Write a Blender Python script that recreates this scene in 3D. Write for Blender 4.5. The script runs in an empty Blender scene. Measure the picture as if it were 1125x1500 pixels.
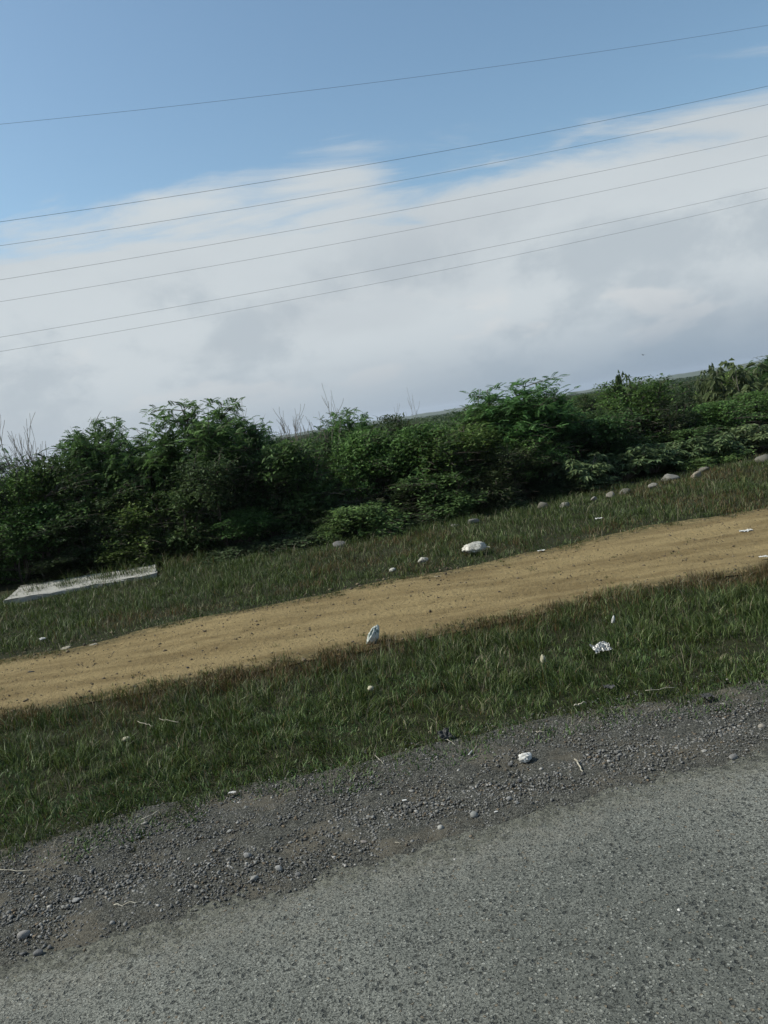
import bpy, math, random
import numpy as np

# ------------------------------------------------------------------ camera
sc = bpy.context.scene
PITCH, ROLL, FPX, CAMH = math.radians(6.43), math.radians(8.53), 1150.0, 2.5
cp, sp, cr, sr = math.cos(PITCH), math.sin(PITCH), math.cos(ROLL), math.sin(ROLL)
VF = np.array([0, cp, -sp]); VU0 = np.array([0, sp, cp]); VX = np.array([1.0, 0, 0])
VR = cr * VX - sr * VU0; VU = sr * VX + cr * VU0
from mathutils import Matrix, Vector
cam_data = bpy.data.cameras.new("camera")
cam = bpy.data.objects.new("camera", cam_data)
sc.collection.objects.link(cam)
cam_data.sensor_fit = 'VERTICAL'; cam_data.sensor_height = 24.0
cam_data.lens = FPX / 1500.0 * 24.0
cam_data.clip_start = 0.05; cam_data.clip_end = 30000
m = Matrix(((VR[0], VU[0], -VF[0], 0), (VR[1], VU[1], -VF[1], 0), (VR[2], VU[2], -VF[2], CAMH), (0, 0, 0, 1)))
cam.matrix_world = m
sc.camera = cam

# ------------------------------------------------------------------ light
SUN_EL = math.radians(46); SUN_AZ = math.atan2(-1.0, 0.02)      # azimuth from +Y towards +X
sun_dir = Vector((math.sin(SUN_AZ) * math.cos(SUN_EL), math.cos(SUN_AZ) * math.cos(SUN_EL), math.sin(SUN_EL)))
sd = bpy.data.lights.new("sun", 'SUN'); sd.energy = 5.0; sd.angle = math.radians(0.53); sd.color = (1.0, 0.955, 0.87)
so = bpy.data.objects.new("sun", sd); sc.collection.objects.link(so)
so.rotation_euler = sun_dir.to_track_quat('Z', 'Y').to_euler()
so.location = (-30, 10, 60)

sc.view_settings.view_transform = 'Standard'; sc.view_settings.look = 'None'
sc.view_settings.exposure = 0.0; sc.view_settings.gamma = 1.0; sc.view_settings.use_curve_mapping = False
sc.cycles.volume_bounces = 0
sc.cycles.transparent_max_bounces = 16
sc.cycles.max_bounces = 6

world = bpy.data.worlds.new("World"); sc.world = world; world.use_nodes = True


class NT:
    """tiny node helper"""
    def __init__(s, tree): s.t = tree; s.n = tree.nodes; s.l = tree.links
    def add(s, typ, **kw):
        n = s.n.new(typ)
        for k, v in kw.items(): setattr(n, k, v)
        return n
    def put(s, sock, v):
        if isinstance(v, bpy.types.NodeSocket): s.l.new(v, sock)
        else: sock.default_value = v
    def math(s, op, a, b=0.0, c=None, clamp=False):
        n = s.add('ShaderNodeMath', operation=op); n.use_clamp = clamp
        s.put(n.inputs[0], a); s.put(n.inputs[1], b)
        if c is not None: s.put(n.inputs[2], c)
        return n.outputs[0]
    def vmath(s, op, a, b=None, scale=None):
        n = s.add('ShaderNodeVectorMath', operation=op)
        s.put(n.inputs[0], a)
        if b is not None: s.put(n.inputs[1], b)
        if scale is not None: s.put(n.inputs[3], scale)
        return n.outputs['Value'] if op in ('DOT_PRODUCT', 'LENGTH', 'DISTANCE') else n.outputs[0]
    def noise(s, vec, scale, detail=4, rough=0.55, out='Fac', dist=0.0):
        n = s.add('ShaderNodeTexNoise'); s.put(n.inputs['Vector'], vec)
        n.inputs['Scale'].default_value = scale; n.inputs['Detail'].default_value = detail
        n.inputs['Roughness'].default_value = rough; n.inputs['Distortion'].default_value = dist
        return n.outputs[out]
    def ramp(s, fac, lo, hi, a=0.0, b=1.0, smooth=True):
        n = s.add('ShaderNodeMapRange'); n.clamp = True
        if smooth: n.interpolation_type = 'SMOOTHSTEP'
        s.put(n.inputs[0], fac); s.put(n.inputs[1], lo); s.put(n.inputs[2], hi); s.put(n.inputs[3], a); s.put(n.inputs[4], b)
        return n.outputs[0]
    def mix(s, fac, a, b, mode='MIX'):
        n = s.add('ShaderNodeMix', data_type='RGBA', blend_type=mode)
        s.put(n.inputs[0], fac)
        for k, v in ((6, a), (7, b)):
            if not isinstance(v, bpy.types.NodeSocket): v = tuple(v) + ((1.0,) if len(v) == 3 else ())
            s.put(n.inputs[k], v)
        return n.outputs[2]
    def voronoi(s, vec, scale, feature='F1', out='Distance', rnd=1.0):
        n = s.add('ShaderNodeTexVoronoi', feature=feature); s.put(n.inputs['Vector'], vec)
        n.inputs['Scale'].default_value = scale; n.inputs['Randomness'].default_value = rnd
        return n.outputs[out]


def build_world():
    w = NT(world.node_tree)
    for n in list(w.n): w.n.remove(n)
    sky = w.add('ShaderNodeTexSky'); sky.sky_type = 'NISHITA'; sky.sun_disc = False
    sky.sun_elevation = SUN_EL; sky.sun_rotation = SUN_AZ
    sky.air_density = 1.0; sky.dust_density = 1.1; sky.ozone_density = 1.3
    d = w.vmath('NORMALIZE', w.add('ShaderNodeTexCoord').outputs['Generated'])
    sep = w.add('ShaderNodeSeparateXYZ'); w.put(sep.inputs[0], d)
    x, y, z = sep.outputs
    zz = w.math('ADD', w.math('MAXIMUM', z, 0.0), 0.16)
    comb = w.add('ShaderNodeCombineXYZ')
    w.put(comb.inputs[0], w.math('DIVIDE', x, zz)); w.put(comb.inputs[1], w.math('DIVIDE', y, zz))
    P = comb.outputs[0]
    # streaky edge noise: stretched copy, turned a little
    mp = w.add('ShaderNodeMapping'); w.put(mp.inputs[0], P)
    mp.inputs['Rotation'].default_value = (0, 0, math.radians(35)); mp.inputs['Scale'].default_value = (0.55, 1.5, 1)
    n1 = w.noise(P, 0.95, 6, 0.56, dist=0.25)
    n2 = w.noise(mp.outputs[0], 2.6, 8, 0.62, dist=0.5)
    # a far cloud bank, its upper rim about 17 degrees up
    edge = w.math('SUBTRACT', 0.292, z)
    def bump(px_dir, rad, amp):
        c = w.vmath('DISTANCE', d, px_dir)
        return w.math('MULTIPLY', w.ramp(c, rad, 0.0), amp)
    for c, rad, amp in (((-0.371, 0.892, 0.259), .22, -.034), ((0.012, 0.952, 0.306), .11, .022),
                        ((0.095, 0.957, 0.285), .09, -.024), ((0.45, 0.846, 0.286), .2, .008)):
        edge = w.math('ADD', edge, bump(c, rad, amp))
    dens = w.math('ADD', edge, w.math('MULTIPLY', w.math('SUBTRACT', n1, 0.5), 0.10))
    dens = w.math('ADD', dens, w.math('MULTIPLY', w.math('SUBTRACT', n2, 0.5), 0.19))
    mask = w.ramp(dens, -0.020, 0.045)
    # thin veils above the rim
    n3 = w.noise(mp.outputs[0], 1.9, 9, 0.68, dist=0.9)
    veil = w.math('MULTIPLY', w.ramp(n3, 0.56, 0.82), w.ramp(z, 0.345, 0.29))
    mask = w.math('MAXIMUM', mask, w.math('MULTIPLY', veil, 0.5))
    # body tone: soft grey patches in white
    mp4 = w.add('ShaderNodeMapping'); w.put(mp4.inputs[0], d); mp4.inputs['Scale'].default_value = (1, 1, 1.7)
    n4 = w.noise(mp4.outputs[0], 4.2, 9, 0.60, dist=0.15)
    n5 = w.noise(P, 0.55, 5, 0.5)
    grey = w.math('MULTIPLY', w.ramp(n4, 0.46, 0.60), w.ramp(z, 0.26, 0.17))
    white = (0.655, 0.715, 0.748); dim = (0.40, 0.475, 0.54)
    body = w.mix(w.math('MULTIPLY', grey, 0.52), white, dim)
    body = w.mix(w.math('MULTIPLY', w.ramp(n5, 0.42, 0.66), 0.45), body, (0.50, 0.55, 0.595))
    # small lit heads low in the bank
    mp2 = w.add('ShaderNodeMapping'); w.put(mp2.inputs[0], d); mp2.inputs['Scale'].default_value = (1, 1, 2.6)
    n6 = w.noise(mp2.outputs[0], 6.5, 7, 0.55, dist=0.2)
    band = w.math('MULTIPLY', w.ramp(z, 0.03, 0.06), w.ramp(z, 0.17, 0.11))
    body = w.mix(w.math('MULTIPLY', w.math('MULTIPLY', w.ramp(n6, 0.54, 0.64), band), 0.6), body, (0.74, 0.76, 0.765))
    # low air: milky, paler towards the sun, blue-grey away from it
    az = w.vmath('DOT_PRODUCT', d, (math.sin(SUN_AZ), math.cos(SUN_AZ), 0.0))
    t = w.ramp(az, -0.35, 0.62, 0, 1, False)
    low = w.mix(t, (0.235, 0.330, 0.430), (0.56, 0.62, 0.655))
    body = w.mix(w.math('MULTIPLY', w.ramp(z, 0.12, -0.01), 0.85), body, low)
    s = w.add('ShaderNodeBackground'); w.put(s.inputs[0], w.mix(1.0, sky.outputs[0], (0.95, 1.06, 1.00), 'MULTIPLY')); s.inputs[1].default_value = 0.145
    c = w.add('ShaderNodeBackground'); w.put(c.inputs[0], body); s2 = c; c.inputs[1].default_value = 0.93
    mx = w.add('ShaderNodeMixShader'); w.put(mx.inputs[0], mask)
    w.l.new(s.outputs[0], mx.inputs[1]); w.l.new(c.outputs[0], mx.inputs[2])
    out = w.add('ShaderNodeOutputWorld'); w.l.new(mx.outputs[0], out.inputs[0])
build_world()

# ------------------------------------------------------------------ helpers
rng = np.random.default_rng(7)
COL = sc.collection
AR = math.radians(10.8)                       # the road runs 10.8 degrees off the picture's x axis
EU = np.array([math.cos(AR), math.sin(AR)]); EV = np.array([-math.sin(AR), math.cos(AR)])


def ray(px, py):
    return VF + (px - 562.5) / FPX * VR + (750 - py) / FPX * VU
def ground_uv(px, py, z=0.0):
    d = ray(px, py); t = (z - CAMH) / d[2]; p = d[:2] * t
    return float(p @ EU), float(p @ EV)
def on_plane(px, py, v):
    d = ray(px, py); t = v / float(d[:2] @ EV)
    p = d * t
    return float(p[:2] @ EU), p[2] + CAMH
def xy(u, v): return u * EU[0] + v * EV[0], u * EU[1] + v * EV[1]


def vn(x, y, seed=0):
    x = np.asarray(x, float); y = np.asarray(y, float)
    xi = np.floor(x).astype(np.int64); yi = np.floor(y).astype(np.int64)
    fx = x - xi; fy = y - yi; fx = fx * fx * (3 - 2 * fx); fy = fy * fy * (3 - 2 * fy)
    def hsh(a, b):
        n = (a * 374761393 + b * 668265263 + seed * 974634777) & 0xffffffff
        n = ((n ^ (n >> 13)) * 1274126177) & 0xffffffff
        return ((n ^ (n >> 16)) & 0xffff) / 65535.0
    return (hsh(xi, yi) * (1 - fx) + hsh(xi + 1, yi) * fx) * (1 - fy) + (hsh(xi, yi + 1) * (1 - fx) + hsh(xi + 1, yi + 1) * fx) * fy
def fbm(x, y, seed=0, o=3):
    s = 0; a = 0.5; t = 0
    for i in range(o): s = s + a * vn(np.asarray(x) * 2 ** i, np.asarray(y) * 2 ** i, seed + i); t += a; a *= .5
    return s / t
def sm(a, b, x):
    t = np.clip((np.asarray(x, float) - a) / (b - a), 0, 1); return t * t * (3 - 2 * t)


def H(u, v):
    """ground height, shared by every sheet and everything that stands on it"""
    u = np.asarray(u, float); v = np.asarray(v, float)
    w = sm(4.9, 5.6, v) * (1 - sm(19, 24, v)) * (1 - sm(15, 22, np.abs(u - 2)))
    bump = 0.10 * (fbm(u / 2.3, v / 1.6, 3, 2) - 0.5)
    dip = -0.035 * np.exp(-((v - 5.0) / 0.35) ** 2)
    ruts = -0.02 * np.exp(-((v - 9.5) / 0.3) ** 2) - 0.02 * np.exp(-((v - 11.1) / 0.3) ** 2)
    far = 1 - sm(15, 22, np.abs(u - 2))
    return bump * w + dip * far + ruts * far


def mesh_np(name, V, F, mats=None, col=None, smooth=False, midx=None):
    """V (n,3); F (m,3) or (m,4) or list of both"""
    me = bpy.data.meshes.new(name)
    if not isinstance(F, list): F = [F]
    F = [np.asarray(f, np.int64) for f in F if len(f)]
    nf = sum(len(f) for f in F); nl = sum(f.size for f in F)
    me.vertices.add(len(V)); me.vertices.foreach_set('co', np.asarray(V, np.float32).ravel())
    me.loops.add(nl); me.loops.foreach_set('vertex_index', np.concatenate([f.ravel() for f in F]).astype(np.int32))
    me.polygons.add(nf)
    tot = np.concatenate([np.full(len(f), f.shape[1]) for f in F]); st = np.concatenate([[0], np.cumsum(tot)[:-1]])
    me.polygons.foreach_set('loop_start', st.astype(np.int32)); me.polygons.foreach_set('loop_total', tot.astype(np.int32))
    if smooth: me.polygons.foreach_set('use_smooth', np.ones(nf, bool))
    if midx is not None: me.polygons.foreach_set('material_index', np.asarray(midx, np.int32))
    me.update(calc_edges=True)
    if col is not None:
        a = me.attributes.new('col', 'FLOAT_COLOR', 'POINT')
        c = np.ones((len(V), 4), np.float32); c[:, :3] = col; a.data.foreach_set('color', c.ravel())
    for mm in (mats or []): me.materials.append(mm)
    return me
def link(name, me, parent=None, **props):
    o = bpy.data.objects.new(name, me); COL.objects.link(o)
    if parent is not None: o.parent = parent
    for k, v in props.items(): o[k] = v
    return o
def structure(name, me, parent=None): return link(name, me, parent, kind='structure')
def grid_faces(nu, nv):
    i = np.arange(nu - 1)[:, None] * nv + np.arange(nv - 1)[None, :]
    i = i.ravel(); return np.stack([i, i + nv, i + nv + 1, i + 1], 1)


def mat(name, rough=0.8, spec=0.3):
    mm = bpy.data.materials.new(name); mm.use_nodes = True
    t = NT(mm.node_tree); b = mm.node_tree.nodes['Principled BSDF']
    b.inputs['Roughness'].default_value = rough; b.inputs['Specular IOR Level'].default_value = spec
    return mm, t, b
def uvw(t): return t.add('ShaderNodeNewGeometry').outputs['Position']
def bump(t, b, h, dist, strength=1.0, chain=None):
    n = t.add('ShaderNodeBump'); n.inputs['Distance'].default_value = dist; n.inputs['Strength'].default_value = strength
    t.put(n.inputs['Height'], h)
    if chain is not None: t.l.new(chain, n.inputs['Normal'])
    t.l.new(n.outputs[0], b.inputs['Normal']); return n.outputs[0]
def attr(t, name):
    a = t.add('ShaderNodeAttribute'); a.attribute_name = name; return a.outputs['Color']

# ------------------------------------------------------------------ ground materials
def mat_asphalt():
    mm, t, b = mat('worn_asphalt', 0.86, 0.35)
    p = uvw(t)
    wob = t.vmath('ADD', p, t.vmath('SCALE', t.noise(p, 60, 3, out='Color'), scale=0.016))
    def vor(sc_):
        n = t.add('ShaderNodeTexVoronoi', feature='F1'); t.put(n.inputs['Vector'], wob); n.inputs['Scale'].default_value = sc_
        q = t.add('ShaderNodeSeparateColor'); t.put(q.inputs[0], n.outputs['Color']); return n.outputs['Distance'], q
    dA, sA = vor(46); dB, s2 = vor(27); dC, sC = vor(85)
    big = t.noise(p, 0.55, 4, 0.6); mid = t.noise(p, 5, 6, 0.7); fine = t.noise(p, 105, 4, 0.8)
    base = t.mix(t.ramp(big, .36, .66), (0.1548, 0.1632, 0.1401), (0.2747, 0.2834, 0.2450))
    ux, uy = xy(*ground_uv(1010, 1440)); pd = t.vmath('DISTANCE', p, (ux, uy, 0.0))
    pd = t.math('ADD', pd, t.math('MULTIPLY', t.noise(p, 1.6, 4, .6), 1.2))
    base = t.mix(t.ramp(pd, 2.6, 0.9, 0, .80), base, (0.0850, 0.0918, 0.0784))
    base = t.mix(t.ramp(mid, 0.34, 0.66, 0, 0.5), base, (0.2498, 0.2570, 0.2195))
    c = t.mix(t.ramp(fine, 0.38, 0.60, 0.0, 0.88), base, (0.0580, 0.0633, 0.0529))
    chipA = t.mix(sA.outputs[0], (0.0400, 0.0469, 0.0392), (0.3996, 0.4079, 0.3528))
    chipA = t.mix(t.ramp(sA.outputs[2], 0.93, 0.96), chipA, (0.1998, 0.1530, 0.0931))
    mA = t.math('MULTIPLY', t.ramp(dA, .42, .30), t.ramp(sA.outputs[1], .22, .28))
    c = t.mix(t.math('MULTIPLY', mA, .62), c, chipA)
    mC = t.math('MULTIPLY', t.ramp(dC, .42, .28), t.ramp(sC.outputs[1], .5, .56))
    c = t.mix(t.math('MULTIPLY', mC, .6), c, t.mix(sC.outputs[0], (0.0500, 0.0560, 0.0470), (0.4196, 0.4283, 0.3626)))
    # places where a chip has come out, or a dark stone shows
    worn = t.ramp(t.noise(p, 1.1, 4, 0.6), 0.36, 0.62, 0.86, 0.62)
    mB = t.math('MULTIPLY', t.ramp(dB, .40, .22), t.math('GREATER_THAN', s2.outputs[1], worn))
    c = t.mix(t.math('MULTIPLY', mB, .70), c, (0.0260, 0.0296, 0.0255))
    pit = t.ramp(t.noise(p, 80, 5, 0.7), 0.56, 0.62)
    c = t.mix(t.math('MULTIPLY', pit, 0.75), c, (0.0280, 0.0337, 0.0274))
    dust = t.math('MULTIPLY', attr(t, 'col'), t.ramp(t.noise(p, 9, 5, 0.7), 0.3, 0.66, 0, .7))
    spill = t.ramp(t.math('ADD', attr(t, 'col'), t.math('MULTIPLY', t.math('SUBTRACT', t.noise(p, 22, 6, 0.75), .5), 1.5)), 0.62, 0.98)
    c = t.mix(dust, c, (0.2048, 0.1958, 0.1568))
    c = t.mix(spill, c, t.mix(s2.outputs[1], (0.0500, 0.0510, 0.0382), (0.1499, 0.1509, 0.1156)))
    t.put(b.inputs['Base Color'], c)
    h = t.math('ADD', t.math('MULTIPLY', mA, .7), t.math('MULTIPLY', mC, .4))
    h = t.math('ADD', h, t.math('MULTIPLY', fine, .5))
    h = t.math('SUBTRACT', h, t.math('ADD', t.math('MULTIPLY', pit, 1.0), t.math('MULTIPLY', mB, .9)))
    n1 = bump(t, b, h, 0.013, 1.0)
    bump(t, b, t.noise(p, 14, 4), 0.012, 0.5, n1)
    return mm
def mat_gravel_bed():
    mm, t, b = mat('gravel_bed', 0.92, 0.2)
    p = uvw(t)
    cell = t.voronoi(p, 85, 'F1', 'Color'); s = t.add('ShaderNodeSeparateColor'); t.put(s.inputs[0], cell)
    c = t.mix(s.outputs[0], (0.0418, 0.0429, 0.0356), (0.1463, 0.1450, 0.1207))
    soil = t.ramp(t.noise(p, 2.1, 5, 0.6), 0.50, 0.62)
    soilc = t.mix(t.noise(p, 30, 4), (0.0585, 0.0510, 0.0356), (0.1170, 0.1010, 0.0711))
    c = t.mix(t.math('MULTIPLY', soil, 0.60), c, soilc)
    t.put(b.inputs['Base Color'], c)
    e = t.voronoi(p, 85, 'DISTANCE_TO_EDGE')
    k = bump(t, b, t.math('MULTIPLY', t.ramp(e, 0, .25), t.math('SUBTRACT', 1.0, t.math('MULTIPLY', soil, .8))), 0.013, 1.0)
    bump(t, b, t.noise(p, 40, 5, 0.7), 0.012, 0.8, k)
    return mm
def mat_dirt():
    mm, t, b = mat('packed_earth', 0.95, 0.15)
    p = uvw(t)
    mp = t.add('ShaderNodeMapping'); t.put(mp.inputs[0], p); mp.inputs['Rotation'].default_value = (0, 0, -AR)
    mp.inputs['Scale'].default_value = (0.35, 1.6, 1)
    long_ = t.noise(mp.outputs[0], 1.4, 5, 0.6); mid = t.noise(p, 5, 5, 0.65); fine = t.noise(p, 60, 4, 0.7)
    c = t.mix(t.ramp(long_, .36, .62), (0.1717, 0.1251, 0.0554), (0.2902, 0.2236, 0.1066))
    c = t.mix(t.ramp(mid, 0.35, 0.7, 0, 0.5), c, (0.2660, 0.2058, 0.1004))
    c = t.mix(t.ramp(fine, 0.45, 0.75, 0, 0.35), c, (0.1330, 0.0939, 0.0409))
    c = t.mix(t.ramp(t.noise(p, 26, 3, 0.6), 0.66, 0.74, 0, 0.6), c, (0.3656, 0.2963, 0.1639))
    g = t.math('MULTIPLY', attr(t, 'col'), t.ramp(t.noise(p, 7, 6, 0.75), 0.36, 0.58))
    c = t.mix(t.math('MULTIPLY', g, 0.8), c, (0.0499, 0.0493, 0.0205))
    t.put(b.inputs['Base Color'], c)
    k = bump(t, b, fine, 0.014, 1.0); bump(t, b, t.noise(p, 14, 6, 0.7), 0.06, 1.0, k)
    return mm
def mat_soil():
    mm, t, b = mat('grassland_soil', 0.95, 0.1)
    p = uvw(t)
    near = t.mix(t.noise(p, 6, 5, 0.65), (0.014, 0.018, 0.008), (0.036, 0.036, 0.018))
    far = t.mix(t.noise(p, 0.012, 6, 0.6), (0.040, 0.062, 0.026), (0.075, 0.095, 0.045))
    far = t.mix(t.ramp(t.noise(p, 0.09, 5, 0.65), 0.45, 0.6), far, (0.028, 0.048, 0.020))
    d = t.vmath('LENGTH', p)
    t.put(b.inputs['Base Color'], t.mix(t.ramp(d, 30, 70), near, far))
    bump(t, b, t.noise(p, 35, 5, 0.7), 0.02, 0.9)
    return mm
M_ASPH, M_GRAV, M_DIRT, M_SOIL = mat_asphalt(), mat_gravel_bed(), mat_dirt(), mat_soil()


def spaced(a, b, step, lo, hi, first=0.6, grow=1.5):
    mid = np.arange(a, b + step / 2, step); left = []; x = a; s = max(first, step)
    while x > lo: x -= s; s *= grow; left.append(max(x, lo))
    right = []; x = b; s = max(first, step)
    while x < hi: x += s; s *= grow; right.append(min(x, hi))
    return np.unique(np.round(np.concatenate([left, mid, right]), 4))
def sheet(name, us, vs_of_t, ts, zoff, relief, m, colf=None):
    """strip sheet: for each u the v runs between two wavering edges"""
    U_ = np.repeat(us, len(ts)); T = np.tile(ts, len(us)); V_ = vs_of_t(U_, T)
    X, Y = xy(U_, V_); Z = H(U_, V_) + zoff + relief(U_, V_, T)
    c = None
    if colf is not None: c = np.repeat(colf(U_, V_, T)[:, None], 3, 1)
    me = mesh_np(name, np.stack([X, Y, Z], 1), grid_faces(len(us), len(ts))[:, ::1], [m], c, smooth=True)
    return structure(name, me)

# edges of the strips, in metres from the camera's foot, across the road
def e_road(u): return np.interp(u, [-6, -1.6, -.1, .5, 1.2, 1.9, 3.3, 8], [4.33, 4.35, 4.37, 4.44, 4.51, 4.56, 4.54, 4.5]) + 0.06 * (fbm(u * 2.5, u * 0 + 3.3, 11, 4) - .5)
def e_grass(u): return np.interp(u, [-9, -1.9, -1, -.35, .76, 2.1, 3.4, 3.9, 9], [5.42, 5.42, 5.53, 5.60, 5.53, 5.57, 5.38, 5.33, 5.3]) + 0.20 * (fbm(u * 2.6, u * 0 + 1.3, 12, 4) - .5) - .04
def e_dirt0(u): return 8.66 + 0.34 * (fbm(u * 1.3, u * 0 + 7.3, 13, 5) - .5)
def e_dirt1(u): return np.interp(u, [-8, -3.5, .5, 3.1, 7, 9.2, 18], [11.6, 11.72, 12.1, 12.03, 12.5, 12.25, 12.4]) + 0.44 * (fbm(u * 1.2, u * 0 + 5.3, 14, 5) - .5)

# ground: one sheet to the horizon
us = spaced(-16, 20, 0.2, -4400, 4400); vs = spaced(3.6, 22, 0.2, -4400, 4400)
UU, VV = np.meshgrid(us, vs, indexing='ij'); UU = UU.ravel(); VV = VV.ravel(); X, Y = xy(UU, VV)
structure('ground', mesh_np('ground', np.stack([X, Y, H(UU, VV) - 0.03 * (VV < 5.2)], 1), grid_faces(len(us), len(vs)), [M_SOIL], smooth=True))
# dirt track
us = spaced(-14, 18, 0.07, -900, 900, 1.0, 1.6)
def rel_dirt(U_, V_, T):
    w = np.minimum(1, 4 * T * (1 - T)) * (1 - sm(15, 20, abs(U_ - 2)))
    return w * (0.030 * (fbm(U_ * 2.1, V_ * 4.5, 21, 4) - 0.42) + 0.024 * (fbm(U_ * 8, V_ * 8, 25, 3) - .5))
sheet('dirt_track', us, lambda U_, T: e_dirt0(U_) - 0.06 + T * (e_dirt1(U_) - e_dirt0(U_) + 0.12), np.linspace(0, 1, 52), 0.014, rel_dirt, M_DIRT,
      lambda U_, V_, T: np.clip(1.25 - np.minimum(T, 1 - T) * 8, 0, 1))
# gravel shoulder
us = spaced(-7, 9, 0.035, -900, 900, 1.0, 1.6)
def rel_gr(U_, V_, T):
    w = np.minimum(1, 5 * T * (1 - T)) * (1 - sm(9, 12, abs(U_ - 1)))
    return -0.012 * (1 - sm(0, .22, T)) + w * (0.030 * (fbm(U_ * 5, V_ * 7, 31, 3) - 0.45) + 0.014 * (fbm(U_ * 18, V_ * 18, 35, 2) - .5))
sheet('gravel_shoulder', us, lambda U_, T: e_road(U_) - 0.42 + T * (e_grass(U_) + 0.2 - e_road(U_) + 0.42), np.linspace(0, 1, 40), 0.008, rel_gr, M_GRAV)
# asphalt road
us = spaced(-5, 6, 0.05, -900, 900, 1.0, 1.6)
tt = np.concatenate([np.linspace(0, 0.9, 60), np.linspace(0.905, 1, 26)])
def rel_road(U_, V_, T):
    d = V_ - e_road(U_)
    return -0.026 * sm(-0.34, 0.20, d) + 0.006 * (fbm(U_ * 3, V_ * 3, 41, 3) - .5) + 0.012 * (fbm(U_ * 9, V_ * 12, 43, 4) - .5) * sm(-.6, -.15, d)
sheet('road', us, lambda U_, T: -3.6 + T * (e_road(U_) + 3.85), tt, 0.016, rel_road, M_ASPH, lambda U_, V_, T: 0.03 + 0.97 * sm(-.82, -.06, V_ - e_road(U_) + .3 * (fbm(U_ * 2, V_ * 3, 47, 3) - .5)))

# ------------------------------------------------------------------ grass
def mat_blade():
    mm, t, b = mat('grass_blade', 0.5, 0.25)
    c = attr(t, 'col'); t.put(b.inputs['Base Color'], c)
    tr = t.add('ShaderNodeBsdfTranslucent'); t.put(tr.inputs[0], c)
    mx = t.add('ShaderNodeMixShader'); mx.inputs[0].default_value = 0.30
    t.l.new(b.outputs[0], mx.inputs[1]); t.l.new(tr.outputs[0], mx.inputs[2])
    t.l.new(mx.outputs[0], t.n['Material Output'].inputs[0]); return mm
M_BLADE = mat_blade()
def blades(u, v, h, w, col, lean=0.62, curl=0.5, zoff=-0.01, az=None):
    n = len(u); X, Y = xy(u, v); Z = H(u, v) + zoff
    a = rng.normal(0, 1.0, n) + 4 * np.pi * vn(u * 5.5, v * 5.5, 501) if az is None else az
    b = a + rng.uniform(-1.3, 1.3, n) + np.pi / 2
    ln = np.abs(rng.normal(lean, 0.32, n)) * h
    dx, dy = np.cos(a) * ln, np.sin(a) * ln; sx, sy = np.cos(b) * w / 2, np.sin(b) * w / 2
    hz = h * np.sqrt(np.clip(1 - (ln / h) ** 2 * 0.5, 0.1, 1))
    P = np.zeros((n, 5, 3))
    P[:, 0] = np.stack([X - sx, Y - sy, Z], 1); P[:, 1] = np.stack([X + sx, Y + sy, Z], 1)
    f = 0.52
    P[:, 2] = np.stack([X - sx * .8 + dx * f * (1 - curl), Y - sy * .8 + dy * f * (1 - curl), Z + hz * 0.62], 1)
    P[:, 3] = np.stack([X + sx * .8 + dx * f * (1 - curl), Y + sy * .8 + dy * f * (1 - curl), Z + hz * 0.62], 1)
    P[:, 4] = np.stack([X + dx, Y + dy, Z + hz], 1)
    i = np.arange(n)[:, None] * 5
    tri = np.concatenate([i + np.array([[2, 3, 4]])]); quad = i + np.array([[0, 1, 3, 2]])
    C = np.repeat(col[:, None, :], 5, 1)
    C[:, :2] *= 0.9
    return P.reshape(-1, 3), quad, tri, C.reshape(-1, 3)
def join_geo(parts):
    V, Q, T, C = [], [], [], []; k = 0
    for p, q, t, c in parts:
        V.append(p); Q.append(q + k); T.append(t + k); C.append(c); k += len(p)
    return np.concatenate(V), [np.concatenate(Q), np.concatenate(T)], np.concatenate(C)
def grass_colors(u, v, brown, n):
    g1 = np.array([0.014, 0.031, 0.008]); g2 = np.array([0.078, 0.116, 0.026]); g3 = np.array([0.180, 0.235, 0.090])
    br = np.array([0.115, 0.080, 0.033]); st = np.array([0.30, 0.275, 0.165])
    pt = sm(.3, .7, fbm(u * 1.9, v * 1.9, 401, 3))[:, None]              # greener and yellower patches
    a = rng.random(n)[:, None]; c = g1 * (1 - a) + g2 * a
    c = c * (1 - .45 * pt) + c * np.array([1.18, 1.08, .85]) * .45 * pt
    k = rng.random(n)[:, None] < 0.13; c = np.where(k, g3 * (0.6 + 0.6 * a), c)
    k = (rng.random(n) < brown)[:, None]; c = np.where(k, br * (0.5 + 0.9 * a), c)
    k = (rng.random(n) < 0.015 + 0.16 * sm(.55, .8, fbm(u * 1.3 + 40, v * 1.3, 405, 3)))[:, None]; c = np.where(k, st * (0.5 + 0.6 * a), c)
    return c

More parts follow.
